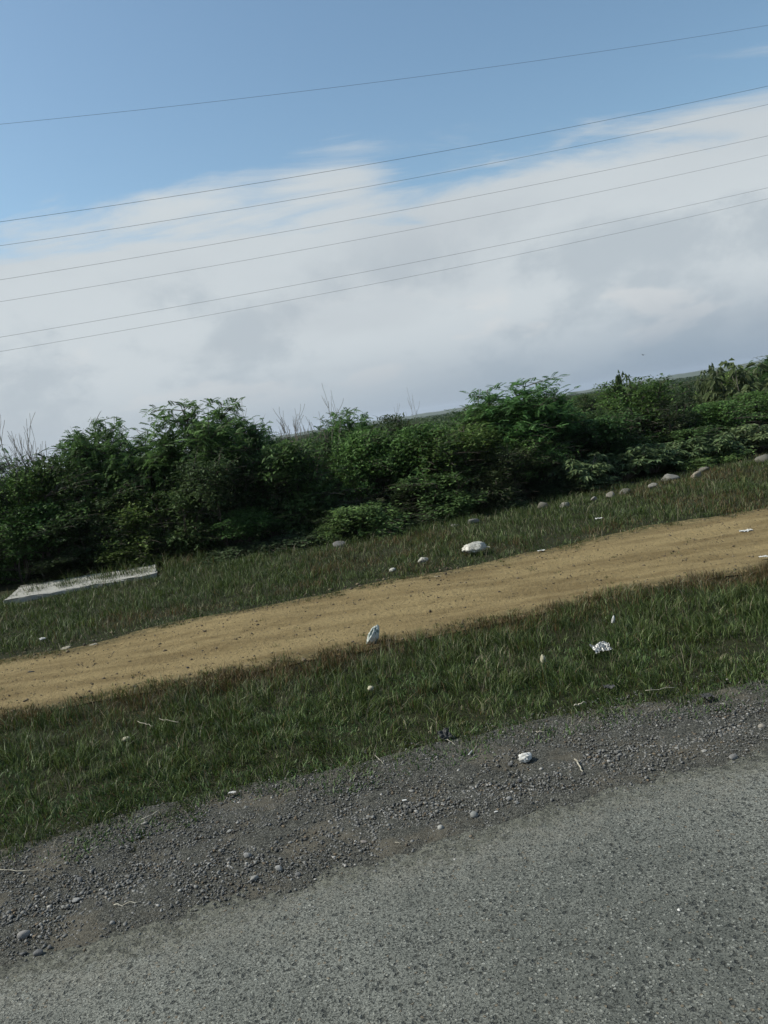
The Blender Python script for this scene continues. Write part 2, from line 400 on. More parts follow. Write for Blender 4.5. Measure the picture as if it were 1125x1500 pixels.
def near_grass():
    N = 300000
    u = rng.uniform(-9, 12, N); v = rng.uniform(5.15, 9.0, N)
    lo = e_grass(u); hi = e_dirt0(u)
    s = (v - lo) / (hi - lo)
    d = 0.55 + 0.9 * (fbm(u * 2.2, v * 2.2, 51, 3) - 0.42) + 0.45 * (1 - sm(0, .6, s))
    d = d * sm(-0.04, 0.05, s + 0.10 * (fbm(u * 3, v * 3, 55, 3) - .5)) * (1 - sm(0.97, 1.05, s + 0.10 * (fbm(u * 4, v * 4, 57, 3) - .5)))
    d = d * (1 - 0.5 * sm(5.5, 9, np.abs(u - 1)))
    k = rng.random(N) < d; u, v, s = u[k], v[k], s[k]; n = len(u)
    tall = 0.042 + 0.060 * sm(0.0, 0.65, s + 0.5 * (fbm(u * 1.1, v * 1.4, 61, 3) - 0.5))
    h = tall * rng.uniform(0.55, 1.35, n)
    h *= 0.50 + 1.15 * sm(.25, .75, fbm(u * 5.5, v * 5.5, 63, 2))
    h = np.maximum(h, .028)
    w = rng.uniform(0.004, 0.0085, n)
    brown = np.clip(0.04 + 0.85 * sm(0.56, 1.02, s + 0.9 * (fbm(u * 0.7, v * 0.9, 65, 3) - .5)), 0, 0.8)
    p1 = blades(u, v, h, w, grass_colors(u, v, brown, n))
    # loose long seed stalks
    m_ = 2600; u2 = rng.uniform(-8, 11, m_); v2 = rng.uniform(5.9, 8.75, m_)
    c2 = np.array([[0.27, 0.235, 0.155]]) * rng.uniform(0.35, 1.05, (m_, 1))
    p2 = blades(u2, v2, rng.uniform(0.10, 0.25, m_), rng.uniform(0.002, 0.0045, m_), c2, 0.5, 0.2)
    # low flat-lying dry straws near the gravel
    m_ = 2600; u3 = rng.uniform(-7, 9, m_); v3 = e_grass(u3) + np.abs(rng.normal(0, 0.28, m_)) - 0.12
    c3 = np.array([[0.24, 0.22, 0.16]]) * rng.uniform(0.35, 1.1, (m_, 1))
    p3 = blades(u3, v3, rng.uniform(0.04, 0.11, m_), rng.uniform(0.002, 0.004, m_), c3, 0.97, 0.1, 0.015)
    # small creeping leaves on the lower part
    m_ = 42000; u4 = rng.uniform(-8, 10, m_); v4 = e_grass(u4) + rng.uniform(-0.22, 2.0, m_)
    k = rng.random(m_) < sm(0.36, 0.62, fbm(u4 * 2.3, v4 * 2.3, 71, 3)); u4, v4 = u4[k], v4[k]; m_ = len(u4)
    c4 = np.array([[0.062, 0.105, 0.032]]) * rng.uniform(0.6, 1.7, (m_, 1)) * np.array([[1, 1, 1.0]])
    p4 = blades(u4, v4, rng.uniform(0.02, 0.06, m_), rng.uniform(0.007, 0.014, m_), c4, 0.8, 0.3, 0.0)
    V, F, C = join_geo([p1, p2, p3, p4])
    # a few pale seed heads as thicker tips
    o = link('verge_grass', mesh_np('verge_grass', V, F, [M_BLADE], C), kind='stuff')
    o['label'] = 'dark green grass strip with brown seed tops between gravel and dirt track'; o['category'] = 'grass'
    return len(F[0]) + len(F[1])
def far_grass():
    N = 300000
    u = rng.uniform(-14, 22, N); v = rng.uniform(11.8, 19.4, N)
    lo = e_dirt1(u)
    d = 0.55 + 0.9 * (fbm(u * 1.6, v * 1.6, 81, 3) - 0.45)
    d = d * sm(-0.12, 0.12, v - lo + 0.5 * (fbm(u * 2.5, v * 2.5, 85, 3) - .5)) * (1 - 0.75 * sm(17.9, 18.8, v))
    d = d * (1 - 0.4 * sm(9, 14, np.abs(u - 3)))
    d = d * (1 - ((u > -5.6) & (u < -1.75) & (v > 17.95)))
    k = rng.random(N) < d; u, v = u[k], v[k]; n = len(u); s = v - e_dirt1(u)
    h = (0.05 + 0.10 * sm(17.2, 17.7, v) * (u < -.8) + 0.060 * sm(0.0, 0.9, s + 0.8 * (fbm(u, v, 91, 3) - .5))) * rng.uniform(0.6, 1.35, n) * (0.50 + 1.1 * sm(.25, .75, fbm(u * 3.5, v * 3.5, 93, 2)))
    w = rng.uniform(0.0065, 0.012, n)
    brown = np.clip(0.03 + 0.50 * sm(0.56, 0.76, fbm(u * 0.55, v * 0.7, 95, 3)), 0, 0.7)
    p1 = blades(u, v, h, w, grass_colors(u, v, brown, n))
    m_ = 3200; u2 = rng.uniform(-12, 20, m_); v2 = rng.uniform(12.3, 17.8, m_)
    c2 = np.array([[0.25, 0.23, 0.14]]) * rng.uniform(0.4, 1.0, (m_, 1))
    p2 = blades(u2, v2, rng.uniform(0.15, 0.32, m_), rng.uniform(0.004, 0.007, m_), c2, 0.4, 0.2)
    V, F, C = join_geo([p1, p2])
    o = link('field_grass', mesh_np('field_grass', V, F, [M_BLADE], C), kind='stuff')
    o['label'] = 'dark grass strip between the dirt track and the bushes'; o['category'] = 'grass'
    return len(F[0]) + len(F[1])
def track_tufts():
    """sparse sprigs along both rims of the track"""
    cu, cv = [], []
    for e, sg in ((e_dirt0, 1), (e_dirt1, -1)):
        uu = rng.uniform(-9, 14, 1300); uu = uu[rng.random(1300) < sm(.38, .6, fbm(uu * 1.7, uu * 0 + sg, 301, 3))]; cu.append(uu); cv.append(e(uu) + sg * np.abs(rng.normal(0.02, 0.20, len(uu))))
    uu = rng.uniform(-9, 14, 70); cu.append(uu); cv.append(rng.uniform(8.9, 11.8, 70))
    cu = np.concatenate(cu); cv = np.concatenate(cv)
    r = rng.integers(5, 22, len(cu)); u = np.repeat(cu, r) + rng.normal(0, .03, r.sum()); v = np.repeat(cv, r) + rng.normal(0, .03, r.sum())
    n = len(u); g = blades(u, v, rng.uniform(.02, .06, n), rng.uniform(.004, .008, n), grass_colors(u, v, 0.35, n), 0.7, .4, 0.005)
    V, F, C = join_geo([g]); o = link('track_sprigs', mesh_np('track_sprigs', V, F, [M_BLADE], C), kind='stuff')
    o['label'] = 'tiny grass sprigs scattered along the rims of the dirt track'; o['category'] = 'grass'

# ------------------------------------------------------------------ stones
def ico(level):
    import bmesh
    bm = bmesh.new(); bmesh.ops.create_icosphere(bm, subdivisions=level, radius=1.0)
    V = np.array([v.co[:] for v in bm.verts]); F = np.array([[v.index for v in f.verts] for f in bm.faces]); bm.free(); return V, F
ICO1, ICO2, ICO3, ICO4 = ico(1), ico(2), ico(3), ico(4)
def mat_stone(name, tint=(1, 1, 1)):
    mm, t, b = mat(name, 0.85, 0.3); p = uvw(t)
    c = t.mix(t.ramp(t.noise(p, 90, 4, 0.7), 0.3, 0.7, 0.0, 0.4), attr(t, 'col'), (0.07, 0.07, 0.065))
    t.put(b.inputs['Base Color'], c); bump(t, b, t.noise(p, 120, 4, 0.7), 0.004, 0.7); return mm
M_STONE = mat_stone('loose_stone')
def scatter_stones(u, v, r, col, zoff=0.0, base=ICO1, sink=0.25):
    V0, F0 = base; n = len(u); X, Y = xy(u, v); Z = H(u, v) + zoff
    J = 1 + rng.normal(0, 0.20, (n, len(V0), 1)); P = V0[None] * J
    sc3 = np.stack([rng.uniform(.7, 1.35, n), rng.uniform(.6, 1.1, n), rng.uniform(.40, .85, n)], 1)[:, None, :] * r[:, None, None]
    P = P * sc3; a = rng.uniform(0, 2 * np.pi, n)[:, None]; c, s = np.cos(a), np.sin(a)
    x = P[..., 0] * c - P[..., 1] * s; y = P[..., 0] * s + P[..., 1] * c
    P = np.stack([x + X[:, None], y + Y[:, None], P[..., 2] + (Z + r * sink)[:, None]], -1)
    F = (F0[None] + np.arange(n)[:, None, None] * len(V0)).reshape(-1, 3)
    C = np.repeat(col[:, None, :], len(V0), 1)
    return P.reshape(-1, 3), F, C.reshape(-1, 3)
def gravel_colors(n):
    a = rng.random(n)[:, None]
    c = np.array([[0.048, 0.048, 0.043]]) * (1 - a) + np.array([[0.215, 0.213, 0.195]]) * a
    k = rng.random(n)[:, None]; c = np.where(k < .10, np.array([[0.115, 0.088, 0.055]]) * (.6 + .8 * a), c)
    c = np.where(k > .965, np.array([[0.33, 0.32, 0.29]]), c); return c
def gravel():
    N = 100000; u = rng.uniform(-5.5, 7.5, N); v = rng.uniform(3.75, 5.85, N); lo, hi = e_road(u), e_grass(u)
    s = (v - lo) / (hi - lo)
    dens = (sm(-0.14, 0.10, s) + .30 * sm(-.55, -.05, s)) * (1 - 0.9 * sm(0.85, 1.25, s))
    soil = sm(0.48, 0.62, fbm(u * 1.4, v * 3.2, 101, 3)); dens = dens * (1 - 0.68 * soil * sm(0.05, .2, s) * (1 - sm(.55, .75, s)))
    k = rng.random(N) < dens; u, v, s = u[k], v[k], s[k]; n = len(u)
    r = np.clip(rng.lognormal(math.log(0.0048), 0.42, n), 0.0026, 0.012)
    ridge = np.exp(-((s - 0.36) / 0.12) ** 2); r *= 1 + 0.35 * ridge
    V, F, C = scatter_stones(u, v, r, gravel_colors(n), 0.010)
    o = link('gravel', mesh_np('gravel', V, F, [M_STONE], C), kind='stuff'); o['label'] = 'loose grey gravel strewn along the road shoulder'; o['category'] = 'gravel'
    # mid-sized loose stones, still uncountable
    N = 1100; u = rng.uniform(-5.5, 7.5, N); s = np.clip(rng.normal(0.33, 0.20, N), -0.05, 1.05); v = e_road(u) + s * (e_grass(u) - e_road(u))
    r = np.clip(rng.lognormal(math.log(0.0095), 0.3, N), .0065, .015)
    V, F, C = scatter_stones(u, v, r, gravel_colors(N) * 1.1, 0.010, ICO1)
    o = link('coarse_gravel', mesh_np('coarse_gravel', V, F, [M_STONE], C), kind='stuff'); o['label'] = 'coarser stones mixed into the road shoulder gravel'; o['category'] = 'gravel'
    # grit on the asphalt
    N = 5000; u = rng.uniform(-4.5, 6, N); v = 4.5 - np.abs(rng.exponential(0.45, N)); k = v > 2.2; u, v = u[k], v[k]; n = len(u)
    V, F, C = scatter_stones(u, v, rng.uniform(.0016, .0045, n), gravel_colors(n) * 1.15, 0.016)
    o = link('grit', mesh_np('grit', V, F, [M_STONE], C), kind='stuff'); o['label'] = 'fine grit scattered on the asphalt near its edge'; o['category'] = 'gravel'
    # clods and pebbles on the track
    N = 9000; u = rng.uniform(-10, 15, N); v = rng.uniform(8.6, 12.3, N); n = N
    a = rng.random(n)[:, None]; c = np.where(a < .40, np.array([[0.085, 0.062, 0.034]]), np.array([[0.165, 0.128, 0.074]])) * rng.uniform(.6, 1.2, (n, 1))
    c = np.where(rng.random((n, 1)) < .035, np.array([[0.035, 0.033, 0.028]]), c)
    edge = np.minimum(v - e_dirt0(u), e_dirt1(u) - v); r = rng.lognormal(math.log(.0062), .50, n) * (1 + 0.5 * (edge < .3))
    V, F, C = scatter_stones(u, v, np.clip(r, .004, .030), c, 0.016)
    o = link('track_pebbles', mesh_np('track_pebbles', V, F, [M_STONE], C), kind='stuff'); o['label'] = 'small clods and pebbles scattered over the dirt track'; o['category'] = 'pebbles'

def solid_noise(P, f, seed):
    x, y, z = P[:, 0] * f, P[:, 1] * f, P[:, 2] * f
    return (fbm(x + 11.3, y + z * 1.7, seed, 3) + fbm(y - z + 31, x + z * 1.3 + 7, seed + 5, 3)) / 2
def poly_radius(P, R, nplanes, lo=.62, hi=.95):
    """distance to a random convex polytope along each direction"""
    d = unit(P); N = unit(R.normal(size=(nplanes, 3))); h = R.uniform(lo, hi, nplanes); k = d @ N.T
    return np.min(np.where(k > .12, h / np.maximum(k, .12), 9.0), axis=1)
def unit(a): return a / (np.linalg.norm(a, axis=-1, keepdims=True) + 1e-9)
def rock_mesh(name, seed, base=ICO3, rough=0.5, flat=0.6, facets=9, col=(0.17, 0.165, 0.15), roundish=0.0):
    r0 = np.random.default_rng(seed); V, F = base
    rad = np.clip(poly_radius(V, r0, facets + 3, .45, .95), .5, 1.12); rad = rad * (1 - roundish) + .9 * roundish
    P = unit(V) * rad[:, None]
    P *= (1 + rough * 0.45 * (solid_noise(P, 2.6, seed) - .5) + rough * .16 * (solid_noise(P, 8, seed + 2) - .5))[:, None]
    P[:, 2] *= flat; P[:, 2] -= P[:, 2].min() * 0.62
    C = np.array([col]) * (0.72 + 0.6 * solid_noise(P, 3, seed + 9))[:, None]
    return mesh_np(name, P, F, [M_STONE], C)

# ------------------------------------------------------------------ leaves
def mat_leaf(name, gloss=0.55, trans=0.40):
    mm, t, b = mat(name, gloss, 0.16)
    oi = t.add('ShaderNodeObjectInfo').outputs['Random']
    hs = t.add('ShaderNodeHueSaturation'); t.put(hs.inputs['Color'], attr(t, 'col'))
    t.put(hs.inputs['Hue'], t.ramp(oi, 0, 1, 0.485, 0.512, False))
    t.put(hs.inputs['Value'], t.ramp(t.math('FRACT', t.math('MULTIPLY', oi, 7.3)), 0, 1, 0.82, 1.22, False))
    c = hs.outputs[0]; t.put(b.inputs['Base Color'], c)
    tr = t.add('ShaderNodeBsdfTranslucent'); t.put(tr.inputs[0], c)
    mx = t.add('ShaderNodeMixShader'); mx.inputs[0].default_value = trans
    t.l.new(b.outputs[0], mx.inputs[1]); t.l.new(tr.outputs[0], mx.inputs[2])
    t.l.new(mx.outputs[0], t.n['Material Output'].inputs[0]); return mm
M_LEAF = mat_leaf('leaf')
def mat_bark():
    mm, t, b = mat('bark', 0.9, 0.2); p = uvw(t)
    t.put(b.inputs['Base Color'], t.mix(t.noise(p, 25, 4), (0.055, 0.046, 0.036), (0.125, 0.11, 0.09))); return mm
def mat_twig():
    mm, t, b = mat('bare_twig', 0.85, 0.2); p = uvw(t)
    t.put(b.inputs['Base Color'], t.mix(t.noise(p, 12, 4), (0.11, 0.10, 0.085), (0.20, 0.185, 0.155))); return mm
M_BARK, M_TWIG = mat_bark(), mat_twig()

def tube(pts, radii, sides=4):
    pts = np.asarray(pts, float); n = len(pts); d = np.gradient(pts, axis=0); d /= np.linalg.norm(d, axis=1)[:, None] + 1e-9
    ref = np.array([0.31, 0.17, 0.93]); a = np.cross(d, ref); a /= np.linalg.norm(a, axis=1)[:, None] + 1e-9; b = np.cross(d, a)
    th = np.arange(sides) / sides * 2 * np.pi
    V = pts[:, None] + (a[:, None] * np.cos(th)[None, :, None] + b[:, None] * np.sin(th)[None, :, None]) * np.asarray(radii)[:, None, None]
    i = (np.arange(n - 1)[:, None] * sides + np.arange(sides)[None]); j = (np.arange(n - 1)[:, None] * sides + (np.arange(sides)[None] + 1) % sides)
    F = np.stack([i, j, j + sides, i + sides], -1).reshape(-1, 4)
    return V.reshape(-1, 3), F
def tubes(lst, sides=4):
    V, F = [], []; k = 0
    for p, r in lst:
        v, f = tube(p, r, sides); V.append(v); F.append(f + k); k += len(v)
    return np.concatenate(V), np.concatenate(F)
def bez(a, b, c, n):
    t = np.linspace(0, 1, n)[:, None]; return (1 - t) ** 2 * a + 2 * t * (1 - t) * b + t * t * c

def leaf_quads(P, D, N, L, W, droop=0.0):
    """folded pointed leaf: two triangles each side of the midrib -> 2 quads... kept to 2 tris"""
    S = unit(np.cross(D, N)); Nn = unit(np.cross(S, D)); n = len(P); L = L[:, None]; W = W[:, None]
    mid = P + D * L * 0.45; tip = P + D * L - Nn * L * droop
    A = mid + S * W / 2 + Nn * W * 0.16; B = mid - S * W / 2 + Nn * W * 0.16
    V = np.stack([P, A, tip, B], 1).reshape(-1, 3); i = np.arange(n)[:, None] * 4
    F = np.concatenate([i + [[0, 1, 2]], i + [[0, 2, 3]]]); return V, F

def skeleton(R, Hh, Wd, nst, lobes, ntips, low, dome=False):
    """stems, tips inside a lumpy envelope, curved branches to the tips"""
    stems = []
    for k in range(nst):
        a = R.uniform(0, 2 * np.pi); q = R.uniform(.15, .55)
        top = np.array([np.cos(a) * Wd / 2 * q, np.sin(a) * Wd / 2 * q, Hh * R.uniform(.62, .92)])
        base = np.array([np.cos(a) * .12, np.sin(a) * .12, 0]) * R.uniform(.2, 1)
        midp = base * .5 + top * .5 + np.array([*R.normal(0, .12, 2), .1])
        p = bez(base, midp, top, 9); p[1:-1] += R.normal(0, .025, (7, 3)); stems.append(p)
    tips = []; cent = []
    for k in range(lobes):
        a = R.uniform(0, 2 * np.pi); rr = Wd / 2 * R.uniform(.15, .72); zc = Hh * R.uniform(low, .80)
        if dome: rr = Wd / 2 * np.sqrt((k + .5) / lobes) * .80; a = k * 2.4; zc = Hh * (.80 - .42 * (rr / (Wd / 2)) ** 2 - R.uniform(0, .05))
        elif k == 0: rr = 0.1 * Wd; zc = Hh * .80
        cz = Hh - zc; rad = min(R.uniform(.20, .34) * Wd, cz + .15)
        cent.append((np.array([np.cos(a) * rr, np.sin(a) * rr, zc]), rad))
    for k in range(ntips):
        c, rad = cent[R.integers(lobes)]; d = R.normal(size=3); d /= np.linalg.norm(d); d[2] = d[2] * .9 + .12
        t = c + d * rad * R.uniform(.35, 1.0) ** .6; t[2] = np.clip(t[2], .10 * Hh, Hh * 1.02)
        tips.append(t)
    br = [(s, np.linspace(.030, .008, len(s)) * (Hh / 2.7)) for s in stems]; S = np.concatenate(stems)
    out = []
    for t in tips:
        dd = np.linalg.norm(S - t, axis=1) + 1.2 * np.maximum(0, S[:, 2] - t[2] + .1); j = int(np.argmin(dd + R.uniform(0, .25, len(dd))))
        a = S[j]; mid_ = a * .45 + t * .55 + np.array([0, 0, .15 * np.linalg.norm(t - a)]) + R.normal(0, .05, 3)
        p = bez(a, mid_, t, 6); out.append(p); br.append((p, np.linspace(.009, .002, 6)))
    return br, out

def fit(V, F, trunk, Hh, Wd):
    kz = Hh / np.percentile(V[:, 2], 98.3); kr = Wd / 2 / np.percentile(np.hypot(V[:, 0], V[:, 1]), 93)
    k = np.array([kr, kr, kz]); V = V * k
    for v in trunk.vertices: v.co = (v.co.x * kr, v.co.y * kr, v.co.z * kz)
    return V, F, trunk
def make_crown(kind, seed, Hh, Wd, nst=5, lobes=9, ntips=260, low=.25, per=34, L=(.05, .085), asp=.5, c1=(.03, .055, .02), c2=(.07, .11, .04), spread=.10, droop=.15):
    R = np.random.default_rng(seed); br, tw = skeleton(R, Hh, Wd, nst, lobes, ntips, low, kind == 'feather' or seed == 3)
    V, F = tubes(br, 3); trunk = mesh_np(kind + '_wood', V, F, [M_BARK], smooth=True)
    P, D, N, LL, WW, CC = [], [], [], [], [], []
    c1 = np.array(c1); c2 = np.array(c2)
    for p in tw:
        tone = R.uniform(.70, 1.25)
        if kind == 'feather':
            nf = per
            for q in range(nf):
                t = R.uniform(.35, 1.0); b0 = p[int(t * 4.99)] + R.normal(0, .03, 3)
                a = R.uniform(0, 2 * np.pi); dr = unit(np.array([np.cos(a), np.sin(a), R.uniform(-.7, 1.1)])); ln = R.uniform(.14, .26)
                np_ = 7; s = np.linspace(.15, 1, np_)[:, None]
                cen = b0 + dr * ln * s - np.array([0, 0, 1]) * (s ** 2) * ln * R.uniform(.1, .45)
                side = unit(np.cross(dr, [0, 0, 1])); up = unit(np.cross(side, dr))
                for sg in (-1, 1):
                    P.append(cen); D.append(unit(side * sg + dr * .45 - up * .15)[None].repeat(np_, 0)); N.append((up + R.normal(0, .45, 3))[None].repeat(np_, 0))
                    LL.append(R.uniform(*L, np_)); WW.append(LL[-1] * asp); CC.append(((c1 + (c2 - c1) * R.random()) * tone)[None].repeat(np_, 0))
        else:
            n = per; t = R.uniform(.25, 1.0, n); b0 = p[(t * 4.99).astype(int)] + R.normal(0, spread, (n, 3))
            out = unit(b0 - np.array([0, 0, Hh * .35]))
            d = unit(out * .6 + R.normal(0, .6, (n, 3)) + np.array([0, 0, -droop])); nn = unit(np.array([0, 0, 1.0]) + out * .5 + R.normal(0, .45, (n, 3)))
            P.append(b0); D.append(d); N.append(nn); l = R.uniform(*L, n); LL.append(l); WW.append(l * asp * R.uniform(.8, 1.2, n))
            a = R.random((n, 1)); CC.append((c1 + (c2 - c1) * a) * tone)
    P, D, N, LL, WW, CC = map(np.concatenate, (P, D, N, LL, WW, CC))
    P[:, 2] = np.maximum(P[:, 2], .04)
    V, F = leaf_quads(P, D, N, LL, WW, droop)
    V, F, trunk = fit(V, F, trunk, Hh, Wd)
    C4 = np.repeat(CC, 4, 0); q = V.reshape(-1, 4, 3)
    key = np.floor(q[:, 0] / .16).astype(int); key -= key.min(0); key = (key[:, 0] * 400 + key[:, 1]) * 400 + key[:, 2]
    _, inv, cnt = np.unique(key, return_inverse=True, return_counts=True)
    keep = (q[..., 2].max(1) < Hh * 1.05) & (cnt[inv.ravel()] >= (3 if kind in ('broad', 'dense') else 1)); kk = np.repeat(keep, 4)
    V = V[kk]; C4 = C4[kk]; m_ = int(keep.sum()); i_ = np.arange(m_)[:, None] * 4; F = np.concatenate([i_ + [[0, 1, 2]], i_ + [[0, 2, 3]]])
    crown = mesh_np(kind + '_leaves', V, F, [M_LEAF], C4)
    return trunk, crown, Hh, Wd, len(F)

def make_whorl(seed, Hh, Wd, nst=14, c1=(.07, .11, .045), c2=(.165, .215, .10)):
    """big drooping leaves in whorls at the tops of upright stems"""
    R = np.random.default_rng(seed); st = []; P, D, N, LL, WW, CC = [], [], [], [], [], []
    c1 = np.array(c1); c2 = np.array(c2)
    for k in range(nst):
        a = R.uniform(0, 2 * np.pi); q = np.sqrt(R.random()) * Wd / 2
        top = np.array([np.cos(a) * q, np.sin(a) * q * .7, Hh * R.uniform(.55, 1) * (1 - .35 * (q / (Wd / 2)) ** 2)]); base = top * [.12, .12, 0]
        p = bez(base, (base + top) / 2 + R.normal(0, .06, 3), top, 7); st.append((p, np.linspace(.014, .006, 7)))
        heads = [top] + [p[R.integers(3, 6)] + np.array([*R.normal(0, .16, 2), .05]) for _ in range(4)]
        for hd in heads:
            nl = R.integers(9, 15); tone = R.uniform(.75, 1.25)
            a = np.arange(nl) * 2.4 + R.uniform(0, 6); el = R.uniform(-.55, .35, nl)
            d = np.stack([np.cos(a) * np.cos(el), np.sin(a) * np.cos(el), np.sin(el)], 1)
            P.append(hd + d * .03 + R.normal(0, .015, (nl, 3))); D.append(d); N.append(unit(np.array([0, 0, 1.]) + R.normal(0, .25, (nl, 3))))
            l = R.uniform(.13, .21, nl); LL.append(l); WW.append(l * .40); CC.append((c1 + (c2 - c1) * R.random((nl, 1))) * tone)
    P, D, N, LL, WW, CC = map(np.concatenate, (P, D, N, LL, WW, CC)); P[:, 2] = np.maximum(P[:, 2], .06)
    V, F = leaf_quads(P, D, N, LL, WW, .38)
    V1, F1 = tubes(st, 4); w_ = mesh_np('whorl_wood', V1, F1, [M_TWIG], smooth=True); V, F, w_ = fit(V, F, w_, Hh, Wd)
    return w_, mesh_np('whorl_leaves', V, F, [M_LEAF], np.repeat(CC, 4, 0)), Hh, Wd, len(F)

def make_twigs(seed, Hh, Wd, n=13):
    R = np.random.default_rng(seed); br = []
    def grow(p, d, ln, r, lev):
        k = 6; pts = [p]; dd = d
        for i in range(k - 1):
            dd = unit(dd + R.normal(0, .13, 3) + np.array([0, 0, .05])); pts.append(pts[-1] + dd * ln / (k - 1))
        pts = np.array(pts); br.append((pts, np.linspace(r, max(r * .65, .0070), k)))
        if lev < 3:
            for _ in range(R.integers(3, 5)):
                j = R.integers(2, k); grow(pts[j], unit(dd + R.normal(0, .42, 3)), ln * R.uniform(.5, .8), max(r * .7, .0075), lev + 1)
    for _ in range(n):
        a = R.uniform(0, 2 * np.pi); q = R.uniform(.05, .4)
        grow(np.array([np.cos(a) * .008, np.sin(a) * .008, 0]), unit(np.array([np.cos(a) * q, np.sin(a) * q, 1.])), Hh * R.uniform(.45, .62), .019, 0)
    V, F = tubes(br, 3); V[:, 2] *= Hh / np.percentile(V[:, 2], 97); V[:, :2] *= Wd / 2 / np.percentile(np.abs(V[:, 0]), 96)
    return mesh_np('twigs', V, F, [M_TWIG], smooth=True), None, Hh, Wd, len(F)

G1, G2 = (.034, .074, .018), (.118, .215, .060)
K1, K2 = (.024, .046, .017), (.072, .118, .044)
P = {}
P['F'] = [make_crown('feather', 1, 2.9, 2.6, 6, 9, 210, .34, 9, (.048, .07), .40, (.030, .070, .018), (.120, .225, .070)),
          make_crown('feather', 2, 2.9, 2.6, 5, 8, 210, .40, 9, (.048, .07), .40, (.034, .074, .020), (.125, .225, .075))]
P['B'] = [make_crown('broad', 3, 2.5, 2.6, 7, 12, 340, .12, 36, (.065, .11), .52, G1, G2),
          make_crown('broad', 4, 2.5, 2.6, 7, 12, 340, .10, 36, (.06, .095), .55, (.034, .068, .016), (.130, .210, .055)),
          make_crown('broad', 5, 2.4, 2.4, 8, 11, 320, .12, 34, (.075, .12), .42, (.030, .062, .020), (.105, .185, .060))]
P['D'] = [make_crown('dense', 6, 2.5, 2.4, 7, 10, 320, .12, 38, (.055, .085), .5, K1, K2, .08),
          make_crown('dense', 7, 2.5, 2.4, 7, 11, 320, .12, 38, (.05, .085), .5, (.026, .046, .018), (.078, .114, .045), .08)]
P['G'] = [make_crown('low', 8, 1.0, 1.6, 9, 9, 150, .2, 24, (.06, .10), .5, (.07, .13, .042), (.17, .27, .085), .06)]
P['L'] = [make_whorl(9, 1.35, 2.0, 22), make_whorl(10, 1.35, 2.0, 22, (.065, .10, .042), (.145, .195, .088))]
P['T'] = [make_twigs(11, 2.8, 1.6, 8), make_twigs(12, 2.8, 1.6, 7)]
P['V'] = [make_crown('creeper', 13, .55, 1.6, 9, 10, 90, .2, 20, (.05, .09), .8, (.035, .06, .026), (.085, .12, .055), .07)]
P['S'] = [make_crown('small', 14, 2.4, 2.4, 5, 9, 110, .15, 24, (.10, .16), .55, (.034, .062, .016), (.105, .155, .042), .12),
          make_crown('small', 15, 2.4, 2.4, 5, 8, 110, .2, 24, (.10, .16), .5, (.030, .054, .014), (.090, .132, .036), .12)]
NAMES = {'F': ('feathery_tree', 'tree'), 'B': ('broadleaf_bush', 'bush'), 'D': ('dense_bush', 'bush'), 'G': ('low_bush', 'bush'), 'L': ('large_leaf_plant', 'plant'),
         'T': ('bare_bush', 'bare bush'), 'V': ('creeper_clump', 'plant'), 'S': ('background_bush', 'bush')}
stat = {}
def plant(kind, px, topy, v, width, label, group=None, var=None):
    u, zt = on_plane(px, topy, v)
    pr = P[kind][(var if var is not None else int(rng.integers(99))) % len(P[kind])]
    x, y = xy(u, v); h0, w0 = pr[2], pr[3]
    nm, cat = NAMES[kind]
    r = bpy.data.objects.new(nm, None); COL.objects.link(r); r.empty_display_size = .3
    r.location = (x, y, float(H(u, v)) - 0.03); r.rotation_euler = (0, 0, rng.uniform(0, 6.28))
    r.scale = (width / w0, width / w0, max(zt, .3) / h0)
    r['label'] = label; r['category'] = cat
    if group: r['group'] = group
    link('stems' if kind in 'TLGV' else 'trunk', pr[0], r)
    if pr[1] is not None: link('crown', pr[1], r)
    stat[kind] = stat.get(kind, 0) + 1
    return r

